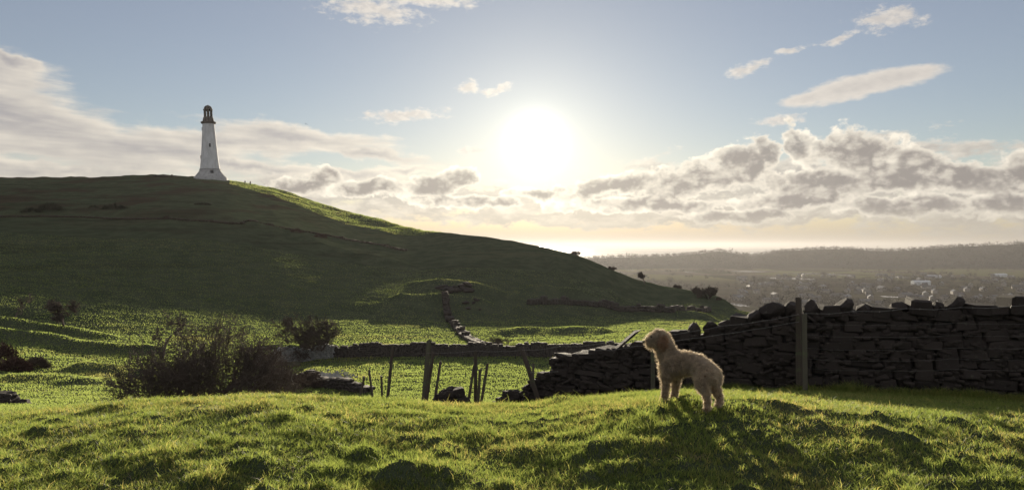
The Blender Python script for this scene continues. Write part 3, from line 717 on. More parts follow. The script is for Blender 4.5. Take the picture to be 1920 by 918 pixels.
# ---- wires
m, t, out = mat_new('galvanised_wire'); pbsdf(t, out, (0.20, 0.19, 0.175), 0.45, 0.4, Metallic=0.5); M_wire = m
def tube_np(pts, r, n=5):
    pts = [Vector(p) for p in pts]; V = []; Fc = []
    for i, p in enumerate(pts):
        d_ = (pts[min(i + 1, len(pts) - 1)] - pts[max(i - 1, 0)]).normalized()
        u = d_.cross(Vector((0, 0, 1))) if abs(d_.z) < 0.95 else d_.cross(Vector((1, 0, 0))); u.normalize(); v = d_.cross(u)
        for j in range(n):
            a = 2 * math.pi * j / n; V.append(tuple(p + (u * math.cos(a) + v * math.sin(a)) * r))
    for i in range(len(pts) - 1):
        for j in range(n):
            a = i * n + j; b = i * n + (j + 1) % n; Fc.append((a, b, b + n, a + n))
    return V, Fc
def wire(pp, label, barbs=True, r=0.0032, name='barbed_wire', sag=0.02):
    """pp: list of (px, py, Y)"""
    P = [PT(*q) for q in pp]; pts = []
    for a, b in zip(P[:-1], P[1:]):
        n = max(4, int((b - a).length / 0.15))
        for i in range(n):
            f = i / n; pts.append(a.lerp(b, f) - Vector((0, 0, 4 * sag * f * (1 - f))) + Vector((0, 0, 0.004 * math.sin(i * 2.1))))
    pts.append(P[-1]); V, Fc = tube_np(pts, r)
    org = pts[0].copy()
    me = mesh_np(name, [tuple(Vector(v) - org) for v in V], Fc, 4, M_wire, True)
    o = link(name, me, label=label, category='wire', group='strands of the old wire fence'); o.location = org
    if barbs:
        BV = []; BF = []; rr = random.Random(len(pts)); acc = 0
        for a, b in zip(pts[:-1], pts[1:]):
            acc += (b - a).length
            if acc > 0.10:
                acc = 0
                for q in range(2):
                    dv = Vector((rr.uniform(-1, 1), rr.uniform(-1, 1), rr.uniform(-1, 1))).normalized() * 0.016
                    v_, f_ = tube_np([b - dv - org, b + dv - org], 0.0022, 3)
                    BF += [tuple(k + len(BV) for k in ff) for ff in f_]; BV += v_
        link('barbs', mesh_np('barbs', BV, BF, 4, M_wire), o, kind='stuff')
    return o
wire([(979,656,12.55),(1050,649,12.1),(1130,643,11.6),(1225,630,11.1),(1350,611,10.7),(1497,589,10.15)], 'top barbed strand from the tilted post past the dog head to the square post')
wire([(800,661,14.1),(892,657,13.3),(979,656,12.55)], 'barbed strand hung between the tall dark post and the tilted post')
wire([(1047,665,12.1),(1110,657,11.8),(1195,648,11.2),(1225,643,11.1),(1497,603,10.15)], 'second barbed strand along the face of the wall below the top one', r=0.003)
wire([(994,698,12.5),(1046,696,12.2)], 'short loose strand at the broken end of the wall', r=0.0035, sag=0.0)
wire([(1510,587,10.02),(1600,583,9.95),(1700,578,9.85),(1800,576,9.75),(1920,572,9.7),(2100,566,9.6)], 'barbed strand running right from the square post under the coping')
for i, (y0, y1) in enumerate([(605,604),(627,628),(652,650),(672,671),(690,692)]):
    wire([(1512,y0,9.98),(1640,y0+4,9.88),(1780,(y0+y1)/2+1,9.75),(2060,y1,9.6)], ['second plain wire below the coping at the right', 'third plain wire down at the right of the tall post', 'fourth plain wire across the middle of the wall face at right',
         'fifth plain wire low on the wall face at right', 'lowest plain wire above the shaded grass at right'][i], False, 0.0011, 'fence_wire', 0.015)
# ---- far field walls: too small to pick the stones apart
def far_wall(pts, hgt, label, seed, mat=M_farstone, sz=(0.28, 0.17), th=0.45, ragged=0.12, gaps=0.0, name='field_wall', lean=0.0):
    rr = np.random.RandomState(seed)
    pts = [Vector((p[0], p[1], 0)) for p in pts]
    V = []; Fc = []; cnt = 0
    cube = np.array([(-1,-1,-1),(1,-1,-1),(1,1,-1),(-1,1,-1),(-1,-1,1),(1,-1,1),(1,1,1),(-1,1,1)]) * 0.5
    cf = np.array([(0,3,2,1),(4,5,6,7),(0,1,5,4),(1,2,6,5),(2,3,7,6),(3,0,4,7)])
    org = pts[0].copy(); org.z = h1(org.x, org.y)
    tot = 0
    for a, b in zip(pts[:-1], pts[1:]):
        L = (b - a).length; d_ = (b - a).normalized(); an = math.atan2(d_.y, d_.x); nrm = Vector((-d_.y, d_.x, 0))
        n = max(1, int(L / sz[0] * 1.1))
        xs = np.array([(a + (b - a) * ((i + 0.5) / n)).to_tuple() for i in range(n)])
        zg = H(xs[:, 0], xs[:, 1], 0.6)
        rows = max(1, int(hgt / sz[1]))
        for i in range(n):
            tot += L / n
            hl = hgt * (1 + ragged * math.sin(tot * 1.3 + seed) + ragged * rr.normal() * 0.4)
            if rr.rand() < gaps: hl *= rr.rand() * 0.6
            for k in range(max(1, int(hl / sz[1]) )):
                for side in ((-1, 1) if th > 0.3 else (0,)):
                    s_ = np.array([sz[0] * rr.uniform(.8, 1.35), th * 0.6, sz[1] * rr.uniform(.85, 1.3)])
                    if k == int(hl / sz[1]) - 1: s_ *= rr.uniform(0.7, 1.25)
                    c_ = an + rr.uniform(-.15, .15); q = (cube + rr.uniform(-.09, .09, (8, 3))) * s_
                    tl = rr.uniform(-.15, .15); x_ = q[:, 0] * math.cos(tl) - q[:, 2] * math.sin(tl); z_ = q[:, 0] * math.sin(tl) + q[:, 2] * math.cos(tl)
                    X = x_ * math.cos(c_) - q[:, 1] * math.sin(c_); Yq = x_ * math.sin(c_) + q[:, 1] * math.cos(c_)
                    off = side * th * 0.25 * (1 - 0.2 * k * sz[1] / hgt)
                    px_ = xs[i, 0] + nrm.x * off + rr.uniform(-.08, .08); py_ = xs[i, 1] + nrm.y * off
                    V.append(np.stack([X + px_, Yq + py_, z_ + zg[i] + (k + 0.4) * sz[1]], 1)); Fc.append(cf + cnt * 8); cnt += 1
    V = np.concatenate(V) - np.array(org); Fc = np.concatenate(Fc)
    root = empty(name, org, label, 'wall')
    link('stones', mesh_np('stones', V, Fc, 4, mat), root, kind='stuff')
    return root
far_wall([XY(620,61.5),XY(680,61.5),XY(760,61),XY(850,60),XY(920,59.5),XY(985,59),XY(1060,58),XY(1150,57),XY(1260,56.5),XY(1400,56)], 1.15, 'long level dry stone wall crossing the valley behind the leaning posts', 41)
far_wall([XY(480,57),XY(520,58.5),XY(560,60),XY(595,61),XY(625,61.4)], 1.25, 'pale patched stretch of stone wall under the windswept thorn tree', 42, M_pale, (0.24, 0.16))
far_wall([XY(470,49),XY(520,50),XY(560,48),XY(600,45.5),XY(640,43),XY(690,41)], 0.6, 'low rubble wall slanting down behind the brow to the first posts', 43, M_farstone, (0.28, 0.17), 0.7, ragged=0.35)
far_wall([XY(833,116),XY(838,108),XY(842,102),XY(852,96),XY(862,88),XY(868,82),XY(885,76),XY(905,71)], 0.55, 'tumbled line of boulders running up the field to the rock outcrop', 44, M_stone, (0.55, 0.35), 0.9, 0.6, 0.65)
hp = [rayhit(a, b, 95, 330) for a, b in [(-120,409),(0,407),(80,406),(160,408),(260,411),(360,414),(450,420),(540,430),(620,443),(690,456),(760,470)]]
far_wall([(v.x, v.y) for v in hp], 0.5, 'rusty brown overgrown wall crossing the shaded hillside', 45, stone_material('heathery_stone', (0.046, 0.034, 0.024), (0.066, 0.050, 0.036), (0.045, 0.045, 0.028), 0.5), (0.9, 0.35), 1.0, 0.35, 0.1)
hp = [rayhit(a, b, 95, 190) for a, b in [(990,571),(1060,570),(1130,574),(1200,582),(1260,586),(1330,583)]]
far_wall([(v.x, v.y) for v in hp], 1.2, 'dark field wall curving along the foot of the spur above the dog', 46, M_farstone, (0.7, 0.45), 0.7, 0.2)
# limestone scree in the field corner
rr = np.random.RandomState(4); V = []; Fc = []
oct_v = np.array([(1,0,0),(-1,0,0),(0,1,0),(0,-1,0),(0,0,1),(0,0,-1)]); oct_f = np.array([(0,2,4),(2,1,4),(1,3,4),(3,0,4),(2,0,5),(1,2,5),(3,1,5),(0,3,5)])
for i in range(420):
    px_ = rr.normal(612, 22); Y_ = rr.normal(49.5, 1.3); x_, y_ = XY(px_, Y_); s_ = rr.uniform(0.05, 0.16)
    V.append(oct_v * s_ * rr.uniform(.6, 1.3, 3) + rr.uniform(-.02,.02,(6,3)) + (x_, y_, h1(x_, y_) + 0.03)); Fc.append(oct_f + i * 6)
link('limestone_scree', mesh_np('limestone_scree', np.concatenate(V), np.concatenate(Fc), 3, M_pale), kind='stuff', label='scatter of small pale stones on the grass by the rubble wall', category='stones')
# trough timber
a_ = rayhit(520, 688, 40, 62); b_ = rayhit(562, 685, 40, 62)
bm = bmesh.new(); L_ = (b_ - a_).length
for (cx_, cz_, sx_, sz_, yy, sy_) in ((0, 0.22, L_, 0.26, -0.22, 0.05), (0, 0.22, L_, 0.26, 0.22, 0.05), (-L_/2, 0.22, 0.06, 0.3, 0, 0.46), (L_/2, 0.22, 0.06, 0.3, 0, 0.46), (0, 0.1, L_ - .05, 0.04, 0, 0.42)):
    r_ = bmesh.ops.create_cube(bm, size=1.0)
    for v in r_['verts']: v.co = Vector((v.co.x * sx_ + cx_, v.co.y * sy_ + yy, v.co.z * sz_ + cz_))
me = bpy.data.meshes.new('water_trough'); bm.to_mesh(me); bm.free(); me.materials.append(M_wood2)
o = link('water_trough', me, label='long low wooden trough standing in front of the pale wall', category='trough'); o.location = (a_ + b_) / 2; o.rotation_euler.z = math.atan2((b_ - a_).y, (b_ - a_).x)
# rocks on the hill crest and the outcrop
def outcrop(px0, px1, py, y0, n, size, label, seed, up=0.2):
    rr = random.Random(seed); c = rayhit((px0 + px1) / 2, py, y0, 330)
    root = empty('rock_outcrop', c, label, 'rocks')
    for i in range(n):
        u = rr.uniform(px0, px1); x_ = (u - 960) / F * c.y; y_ = c.y + rr.uniform(-1.2, 1.2); sz = rr.uniform(*size)
        put_stone('rock', rr.choice(ROCK_R), root, (x_, y_, h1(x_, y_) + sz * up * 0.4), (sz * 1.5, sz, sz * 0.6), (rr.uniform(-.2,.2), rr.uniform(-.2,.2), rr.uniform(0, 3)))
outcrop(290, 328, 331, 200, 16, (0.8, 1.8), 'low dark rocks on the hill crest left of the white tower', 51)
outcrop(818, 880, 545, 100, 18, (0.7, 1.6), 'rock outcrop at the head of the tumbled boulder line', 52, 0.6)
outcrop(870, 905, 572, 95, 8, (0.5, 1.1), 'small rocks at the right foot of the outcrop', 53, 0.6)
# ------------------------------------------------------------------ the white sea-mark tower on the hill
def lathe(prof, n=48, caps=True):
    V = []; Fc = []
    for r_, z_ in prof:
        for j in range(n):
            a = 2 * math.pi * j / n; V.append((r_ * math.cos(a), r_ * math.sin(a), z_))
    for i in range(len(prof) - 1):
        for j in range(n): Fc.append((i*n + j, i*n + (j+1) % n, (i+1)*n + (j+1) % n, (i+1)*n + j))
    return V, Fc
def lathe_obj(name, prof, mat, parent, n=48, smooth=True):
    V, Fc = lathe(prof, n); me = mesh_np(name, V, Fc, 4, mat, smooth)
    return link(name, me, parent)
def simple_mat(name, a, b, sc, rough=0.8, bstr=0.3, bdist=0.05, streak=False):
    m, t, out = mat_new(name); tc = t.new('ShaderNodeTexCoord').outputs['Object']
    n = t.noise(t.vm('MULTIPLY', tc, (1, 1, 0.25 if streak else 1)), sc, 5, 0.65)
    pbsdf(t, out, t.mix(t.mr(n, 0.35, 0.7), a, b), rough, 0.3, bump=n, bstr=bstr, bdist=bdist); return m
M_white = simple_mat('white_render', (0.62, 0.62, 0.63), (0.46, 0.46, 0.46), 0.9, streak=True)
M_plinth = simple_mat('plinth_stone', (0.38, 0.38, 0.38), (0.27, 0.27, 0.265), 1.2)
M_brown = simple_mat('brown_stone', (0.10, 0.085, 0.075), (0.06, 0.05, 0.045), 1.2)
m, t, out = mat_new('dark_opening'); pbsdf(t, out, (0.03, 0.03, 0.035), 0.4, 0.5); M_dark = m
TY = 284.0; ts = TY / F
tb = Vector(((394.5 - 960) * ts, TY, ZC - (337 - 459) * ts))
zz = lambda py: (337 - py) * ts
tower = empty('monument_tower', tb, 'tall white tapering lighthouse tower with a brown domed lantern on the hill', 'tower', rot=(0, R(-2.0), 0))
pl = lathe_obj('plinth', [(6.6, -2.5), (6.35, 0.6), (5.7, zz(331)), (5.0, zz(327)), (4.35, zz(323)), (3.95, zz(320)), (3.85, zz(318.3))], M_plinth, tower)
lathe_obj('string_course', [(3.8, zz(318.4)), (3.98, zz(318.2)), (3.98, zz(317.3)), (3.7, zz(317.2))], M_plinth, tower)
shp = [(3.70, zz(317.4)), (3.45, zz(308)), (3.2, zz(297)), (2.95, zz(283)), (2.72, zz(268)), (2.48, zz(252)), (2.3, zz(240)), (2.2, zz(232.2))]
lathe_obj('shaft', shp, M_white, tower)
lathe_obj('gallery_cornice', [(2.2, zz(232.6)), (2.7, zz(231.8)), (2.85, zz(230.6)), (2.85, zz(229.0)), (2.55, zz(228.4)), (1.9, zz(228.3))], M_brown, tower)
lathe_obj('lantern_base', [(2.15, zz(228.4)), (2.1, zz(226)), (1.9, zz(222)), (1.75, zz(220)), (1.72, zz(219.6)), (0.01, zz(219.5))], M_brown, tower)
for i in range(8):
    a = 2 * math.pi * (i + 0.32) / 8
    V, Fc = lathe([(0.26, 0), (0.22, 0.3), (0.20, zz(208) - zz(219.6)), (0.3, zz(207.2) - zz(219.6))], 10)
    o = link('lantern_column', mesh_np('lantern_column', V, Fc, 4, M_brown, True), tower); o.location = (1.42 * math.cos(a), 1.42 * math.sin(a), zz(219.6))
lathe_obj('lantern_core', [(0.5, zz(219.6)), (0.5, zz(207))], M_brown, tower, 16)
lathe_obj('dome', [(0.01, zz(207.4)), (1.6, zz(207.4)), (1.78, zz(206.8)), (1.78, zz(205.8)), (1.6, zz(205.0)), (1.52, zz(203)), (1.3, zz(200.6)), (0.95, zz(198.9)), (0.5, zz(198.0)), (0.16, zz(197.7)), (0.10, zz(196.6)), (0.01, zz(196.4))], M_brown, tower)
def shaft_r(z):
    zs = [q[1] for q in shp]; return float(np.interp(z, zs, [q[0] for q in shp]))
def opening(name, px, py, hpx, wpx, lean=0.0, r_=None):
    z = zz(py); r0 = r_ or shaft_r(z); lx = (px - 394.5) * ts + z * math.tan(R(2.0)); a = math.asin(max(-0.97, min(0.97, lx / r0)))
    bm = bmesh.new(); bmesh.ops.create_cube(bm, size=1.0); me = bpy.data.meshes.new(name); bm.to_mesh(me); bm.free(); me.materials.append(M_dark)
    o = link(name, me, tower); o.location = (r0 * math.sin(a), -r0 * math.cos(a), z); o.scale = (wpx * ts, 0.35, hpx * ts); o.rotation_euler = (lean, 0, a)
opening('window', 398.4, 274, 6.5, 3.0); opening('window', 379.6, 295, 6.5, 3.4); opening('window', 380.6, 242, 6, 3.2)
opening('door', 405.5, 323.6, 6.5, 5.0, R(-38), 4.75)
# ------------------------------------------------------------------ walkers, their dog, the pole and a bird
def skin_figure(name, verts, edges, mat, sub=1, root=0):
    """verts: (co, radius or (rx, ry)); a continuous body grown round a skeleton"""
    me = bpy.data.meshes.new(name); me.from_pydata([v[0] for v in verts], edges, [])
    o = bpy.data.objects.new(name, me); COL.objects.link(o)
    md = o.modifiers.new('skin', 'SKIN'); md.use_smooth_shade = True
    sv = me.skin_vertices[0].data if me.skin_vertices else None
    if sv is None:
        import bmesh as _b
        bm = _b.new(); bm.from_mesh(me); bm.verts.layers.skin.verify(); bm.to_mesh(me); bm.free(); sv = me.skin_vertices[0].data
    for i, v in enumerate(verts):
        r_ = v[1] if isinstance(v[1], tuple) else (v[1], v[1]); sv[i].radius = r_; sv[i].use_root = (i == root)
    sb = o.modifiers.new('sub', 'SUBSURF'); sb.levels = sub; sb.render_levels = sub
    bpy.context.view_layer.update()
    dg = bpy.context.evaluated_depsgraph_get()
    m2 = bpy.data.meshes.new_from_object(o.evaluated_get(dg))
    bpy.data.objects.remove(o)
    m2.name = name; m2.materials.clear(); m2.materials.append(mat)
    for p in m2.polygons: p.use_smooth = True
    return m2
M_coat = simple_mat('dark_coat', (0.02, 0.022, 0.03), (0.035, 0.03, 0.035), 3)
M_coat2 = simple_mat('brown_coat', (0.05, 0.03, 0.025), (0.07, 0.045, 0.035), 3)
M_skin = simple_mat('skin', (0.40, 0.25, 0.18), (0.36, 0.22, 0.16), 5)
M_trous = simple_mat('trousers', (0.03, 0.03, 0.035), (0.05, 0.05, 0.055), 5)
def person(px, py, stride, label, mat, seed):
    c = rayhit(px, py, 200, 330); root = empty('person', c, label, 'person', 'walkers on the hill', rot=(0, 0, R(seed * 50)))
    s_ = stride
    v = [((0,0,.95),(.16,.12)),((0,0,1.18),(.15,.11)),((0,0,1.40),(.19,.11)),((0,0,1.52),(.06,.06)),((0,0.01,1.60),(.075,.085)),((0,.01,1.70),(.085,.10)),((0,.01,1.76),(.06,.07)),
         ((.10,0,.86),(.10,.11)),((.11,s_*.5,.50),(.065,.07)),((.11,s_*.6,.08),(.045,.05)),((.11,s_*.6+.14,.04),(.045,.035)),
         ((-.10,0,.86),(.10,.11)),((-.11,-s_*.4,.50),(.065,.07)),((-.11,-s_*.9,.08),(.045,.05)),((-.11,-s_*.9+.14,.04),(.045,.035)),
         ((.22,0,1.40),(.065,.065)),((.27,-.05*s_,1.12),(.05,.05)),((.26,.12,.88),(.038,.038)),((.26,.16,.80),(.03,.035)),
         ((-.22,0,1.40),(.065,.065)),((-.27,.05,1.12),(.05,.05)),((-.26,.14,.90),(.038,.038)),((-.26,.18,.82),(.03,.035))]
    e = [(0,1),(1,2),(2,3),(3,4),(4,5),(5,6),(0,7),(7,8),(8,9),(9,10),(0,11),(11,12),(12,13),(13,14),(2,15),(15,16),(16,17),(17,18),(2,19),(19,20),(20,21),(21,22)]
    me = skin_figure('body', v, e, mat, 1)
    me.materials.append(M_trous); me.materials.append(M_skin)
    for p in me.polygons:
        z_ = p.center.z; 
        if z_ < 0.86 and abs(p.center.x) < 0.2: p.material_index = 1
        if 1.55 < z_ < 1.68 or (z_ < 0.84 and abs(p.center.x) > 0.22): p.material_index = 2
    link('body', me, root); return root
person(459.3, 346.5, 0.5, 'person in dark clothes walking on the hill, nearer the white tower', M_coat, 1)
person(469.3, 347.5, 0.3, 'person in a brown coat on the hill, the one farther from the tower', M_coat2, 4)
def quad_mesh(name, mat, s=1.0):
    v = [((-.28,0,.46),.10),((0,0,.46),.11),((.22,0,.48),.12),((.36,0,.60),.075),((.45,0,.70),.08),((.58,0,.68),.045),((-.42,0,.60),.02),
         ((.24,.09,.40),.05),((.25,.09,.2),.032),((.25,.09,.03),.03),((.24,-.09,.40),.05),((.22,-.09,.2),.032),((.20,-.09,.03),.03),
         ((-.28,.09,.38),.07),((-.24,.09,.27),.045),((-.33,.09,.17),.028),((-.31,.09,.03),.03),((-.28,-.09,.38),.07),((-.26,-.09,.27),.045),((-.36,-.09,.17),.028),((-.35,-.09,.03),.03)]
    v = [((a[0]*s, a[1]*s, a[2]*s), b*s) for a, b in v]
    e = [(0,1),(1,2),(2,3),(3,4),(4,5),(0,6),(2,7),(7,8),(8,9),(2,10),(10,11),(11,12),(0,13),(13,14),(14,15),(15,16),(0,17),(17,18),(18,19),(19,20)]
    return skin_figure(name, v, e, mat, 1)
c = rayhit(464.3, 347.5, 200, 330)
o = link('small_dog', quad_mesh('small_dog', simple_mat('pale_fur', (0.5, 0.45, 0.38), (0.4, 0.36, 0.3), 6)), label='tiny pale dog between the two walkers on the hill', category='dog'); o.location = c; o.rotation_euler.z = 0.4
c = rayhit(516.5, 352, 200, 330)
V, Fc = lathe([(0.06, -0.3), (0.045, 4.6), (0.01, 4.65)], 8)
o = link('marker_pole', mesh_np('marker_pole', V, Fc, 4, M_plinth), label='thin bare pole standing on the hill slope right of the walkers', category='pole'); o.location = c
# bird in flight: body, two wings, tail
bm = bmesh.new()
V = [(0,.32,0),(-.06,.1,.02),(.06,.1,.02),(0,.1,-.06),(0,-.28,.02),(-.08,-.42,.01),(.08,-.42,.01),(-.35,.12,.16),(-.80,-.06,.10),(-.35,-.08,.14),(.35,.12,.16),(.80,-.06,.10),(.35,-.08,.14),(-.05,-.08,.02),(.05,-.08,.02)]
Fq = [(0,1,2),(0,3,1),(0,2,3),(1,3,4),(2,4,3),(1,4,2),(4,5,6),(1,7,9),(1,9,13),(7,8,9),(2,12,10),(2,14,12),(10,12,11)]
o = link('bird', mesh_np('bird', V, Fq, 3, M_coat), label='tiny dark bird flying right of the tower top', category='bird'); o.location = PT(574, 233, 210); o.rotation_euler = (0.2, 0.25, 1.3)

# ------------------------------------------------------------------ the curly dog
def fur_mat(name, ca, cb):
    m, t, out = mat_new(name)
    at = t.new('ShaderNodeAttribute', attribute_name='tone').outputs['Fac']
    n = t.noise(geo_pos(t), 9.0, 4, 0.6)
    c = t.mix(t.m('ADD', t.m('MULTIPLY', at, 0.7), t.m('MULTIPLY', t.m('SUBTRACT', n, 0.35), 0.8), clamp=True), ca, cb)
    b = t.new('ShaderNodeBsdfPrincipled'); t.l.new(c, b.inputs['Base Color']); b.inputs['Roughness'].default_value = 0.45; b.inputs['Specular IOR Level'].default_value = 0.4
    tl = t.new('ShaderNodeBsdfTranslucent'); t.l.new(t.vm('MULTIPLY', c, (3.4, 3.3, 3.0)), tl.inputs[0])
    mx = t.new('ShaderNodeMixShader'); mx.inputs[0].default_value = 0.5
    t.l.new(b.outputs[0], mx.inputs[1]); t.l.new(tl.outputs[0], mx.inputs[2]); t.l.new(mx.outputs[0], out.inputs[0]); return m
M_fur = fur_mat('apricot_fur', (0.165, 0.140, 0.112), (0.42, 0.37, 0.305)); M_fur_ear = fur_mat('ear_fur', (0.14, 0.092, 0.064), (0.30, 0.215, 0.15))
M_hide = simple_mat('dog_skin', (0.16, 0.085, 0.048), (0.24, 0.135, 0.08), 12)
dc = Vector(((1292 - 960) / F * 5.9, 5.9, 0)); dc.z = h1(dc.x, dc.y)
dog = empty('curly_dog', dc, 'curly apricot dog standing side-on on the grass knoll, head turned up the valley', 'dog')
def DP(px, py, Y): return tuple(PT(px, py, Y) - dc)
def foot(px, Y, dz=0.03):
    x_ = (px - 960) / F * Y; return (x_ - dc.x, Y - dc.y, h1(x_, Y) + dz - dc.z)
dv = [(DP(1331,692,5.80),(.070,.080)),   # 0 pelvis
      (DP(1310,682,5.88),(.068,.078)),   # 1 loin
      (DP(1286,679,5.98),(.074,.083)),   # 2 ribs
      (DP(1262,682,6.07),(.074,.090)),   # 3 chest
      (DP(1254,672,6.10),(.070,.080)),   # 4 shoulders/neck base
      (DP(1247,655,6.12),(.066,.068)),   # 5 neck
      (DP(1242,636,6.13),(.074,.074)),   # 6 skull back
      (DP(1233,630,6.14),(.070,.068)),   # 7 skull front
      (DP(1221,641,6.13),(.040,.043)),   # 8 muzzle
      (DP(1214,643,6.13),(.032,.035)),   # 9 nose end
      (DP(1250,698,6.02),(.044,.052)),   # 10 near foreleg shoulder
      (DP(1248,716,6.01),(.026,.027)),   # 11 elbow
      (DP(1247,733,6.00),(.021,.021)),   # 12 wrist
      (foot(1245,6.0,.035),(.023,.023)), # 13
      (foot(1241,5.97,.022),(.022,.018)),# 14 toes
      (DP(1266,698,6.18),(.048,.050)),   # 15 far foreleg
      (DP(1267,714,6.19),(.030,.030)),
      (DP(1266,729,6.19),(.025,.025)),
      (foot(1264,6.19,.035),(.026,.025)),
      (foot(1259,6.16,.022),(.024,.019)),# 19
      (DP(1320,702,5.74),(.064,.075)),   # 20 near thigh
      (DP(1313,720,5.70),(.038,.046)),   # 21 knee
      (DP(1326,741,5.71),(.021,.023)),   # 22 hock
      (foot(1327,5.70,.035),(.022,.022)),
      (foot(1322,5.67,.022),(.022,.017)),# 24
      (DP(1340,704,5.86),(.064,.076)),   # 25 far thigh
      (DP(1337,723,5.84),(.040,.046)),
      (DP(1349,742,5.84),(.023,.025)),
      (foot(1349,5.80,.035),(.024,.024)),
      (foot(1343,5.76,.022),(.025,.019))]
de = [(0,1),(1,2),(2,3),(3,4),(4,5),(5,6),(6,7),(7,8),(8,9),(3,10),(10,11),(11,12),(12,13),(13,14),(3,15),(15,16),(16,17),(17,18),(18,19),(0,20),(20,21),(21,22),(22,23),(23,24),(0,25),(25,26),(26,27),(27,28),(28,29)]
body_me = skin_figure('body', dv, de, M_hide, 2)
link('body', body_me, dog)
def ear_mesh(cx, cy, cz, s=1.0):
    bm = bmesh.new(); bmesh.ops.create_icosphere(bm, subdivisions=3, radius=1.0)
    for v in bm.verts:
        f = (v.co.z + 1) / 2
        v.co = Vector((v.co.x * 0.034 * (1.1 - 0.3 * f), v.co.y * 0.018, v.co.z * 0.058)) * s + Vector((cx, cy, cz))
    me = bpy.data.meshes.new('ear'); bm.to_mesh(me); bm.free(); me.materials.append(M_hide); return me
e1 = DP(1243, 643, 6.055); e2 = DP(1236, 640, 6.215)
ear1 = ear_mesh(*e1); ear2 = ear_mesh(*e2)
o1 = link('ear', ear1, dog); o2 = link('ear', ear2, dog)
def fur(me, n, lmin, lmax, seed, wid=0.0022, name='fur', parent=None, mat=None):
    rr = np.random.RandomState(seed)
    me.calc_loop_triangles()
    tv = np.zeros(len(me.loop_triangles) * 3, np.int32); me.loop_triangles.foreach_get('vertices', tv); tv = tv.reshape(-1, 3)
    co = np.zeros(len(me.vertices) * 3); me.vertices.foreach_get('co', co); co = co.reshape(-1, 3)
    A, B, C_ = co[tv[:, 0]], co[tv[:, 1]], co[tv[:, 2]]
    nr = np.cross(B - A, C_ - A); ar = np.linalg.norm(nr, axis=1) + 1e-12; nr /= ar[:, None]
    q = rr.choice(len(tv), n, p=ar / ar.sum()); u = rr.rand(n); v = rr.rand(n); f = u + v > 1; u[f] = 1 - u[f]; v[f] = 1 - v[f]
    P = A[q] + (B - A)[q] * u[:, None] + (C_ - A)[q] * v[:, None]; Nn = nr[q]
    # curls: strands gather in little locks and bend over
    lk = np.floor(P / 0.019 + rr.normal(0, 0.12, (n, 3))).astype(int); hsh = (lk[:, 0] * 73856093 ^ lk[:, 1] * 19349663 ^ lk[:, 2] * 83492791) & 0xffff
    lr = np.random.RandomState(3).normal(0, 1, (65536, 3)); cl = lr[hsh]; cl /= np.linalg.norm(cl, axis=1)[:, None]
    dirn = Nn + cl * 0.55 + rr.normal(0, 0.28, (n, 3)) + np.array([0, 0, -0.30]); dirn /= np.linalg.norm(dirn, axis=1)[:, None]
    L = (lmin + (lmax - lmin) * rr.rand(n) ** 1.4)
    L = L * (0.62 + 0.7 * ((hsh % 97) / 97.0))
    if name == 'fur' and parent is dog: L = L * np.clip(0.45 + P[:, 2] / 0.26 * 0.55, 0.45, 1.0)
    sd = np.cross(dirn, rr.normal(0, 1, (n, 3))); sd /= np.linalg.norm(sd, axis=1)[:, None]
    bend = np.cross(dirn, cl); bend /= (np.linalg.norm(bend, axis=1)[:, None] + 1e-9)
    Lc = L[:, None]; w_ = (wid * (0.7 + 0.6 * rr.rand(n)))[:, None] * 0.5
    p1 = P + dirn * Lc * 0.45 + bend * Lc * 0.16; p2 = P + dirn * Lc * 0.80 - bend * Lc * 0.10 + np.array([0, 0, -1]) * Lc * 0.08; p3 = P + dirn * Lc * 0.92 - bend * Lc * 0.38 + np.array([0, 0, -1]) * Lc * 0.16
    V = np.stack([P - sd * w_, P + sd * w_, p1 - sd * w_, p1 + sd * w_, p2 - sd * w_ * .8, p2 + sd * w_ * .8, p3], 1).reshape(-1, 3)
    o = (np.arange(n) * 7)[:, None]
    Fc = np.concatenate([o + [0,1,3], o + [0,3,2], o + [2,3,5], o + [2,5,4], o + [4,5,6]], 1).reshape(-1, 3)
    m_ = mesh_np(name, V, Fc, 3, mat or M_fur); a = m_.attributes.new('tone', 'FLOAT', 'POINT')
    tn = np.clip(0.5 + 0.35 * lr[hsh, 0] * 0.6 + rr.normal(0, 0.15, n), 0, 1).astype(np.float32); a.data.foreach_set('value', np.repeat(tn, 7))
    return link(name, m_, parent)
fur(body_me, 62000, 0.016, 0.046, 5, 0.0028, 'fur', dog)
fur(ear1, 5000, 0.012, 0.034, 6, 0.0021, 'fur', o1, M_fur_ear); fur(ear2, 4000, 0.012, 0.03, 7, 0.0021, 'fur', o2, M_fur_ear)
bm = bmesh.new(); bmesh.ops.create_icosphere(bm, subdivisions=2, radius=1.0)
for v in bm.verts: v.co = Vector((v.co.x * 0.013, v.co.y * 0.015, v.co.z * 0.011)) + Vector(DP(1207, 640, 6.13))
m_, t, out = mat_new('wet_nose'); pbsdf(t, out, (0.02, 0.015, 0.013), 0.6, 0.2)
me = bpy.data.meshes.new('nose'); bm.to_mesh(me); bm.free(); me.materials.append(m_); link('nose', me, dog)
for q in ((1221, 631, 6.08), (1221, 630, 6.19)):
    bm = bmesh.new(); bmesh.ops.create_icosphere(bm, subdivisions=2, radius=0.008)
    for v in bm.verts: v.co += Vector(DP(*q))
    me = bpy.data.meshes.new('eye'); bm.to_mesh(me); bm.free(); me.materials.append(m_); link('eye', me, dog)
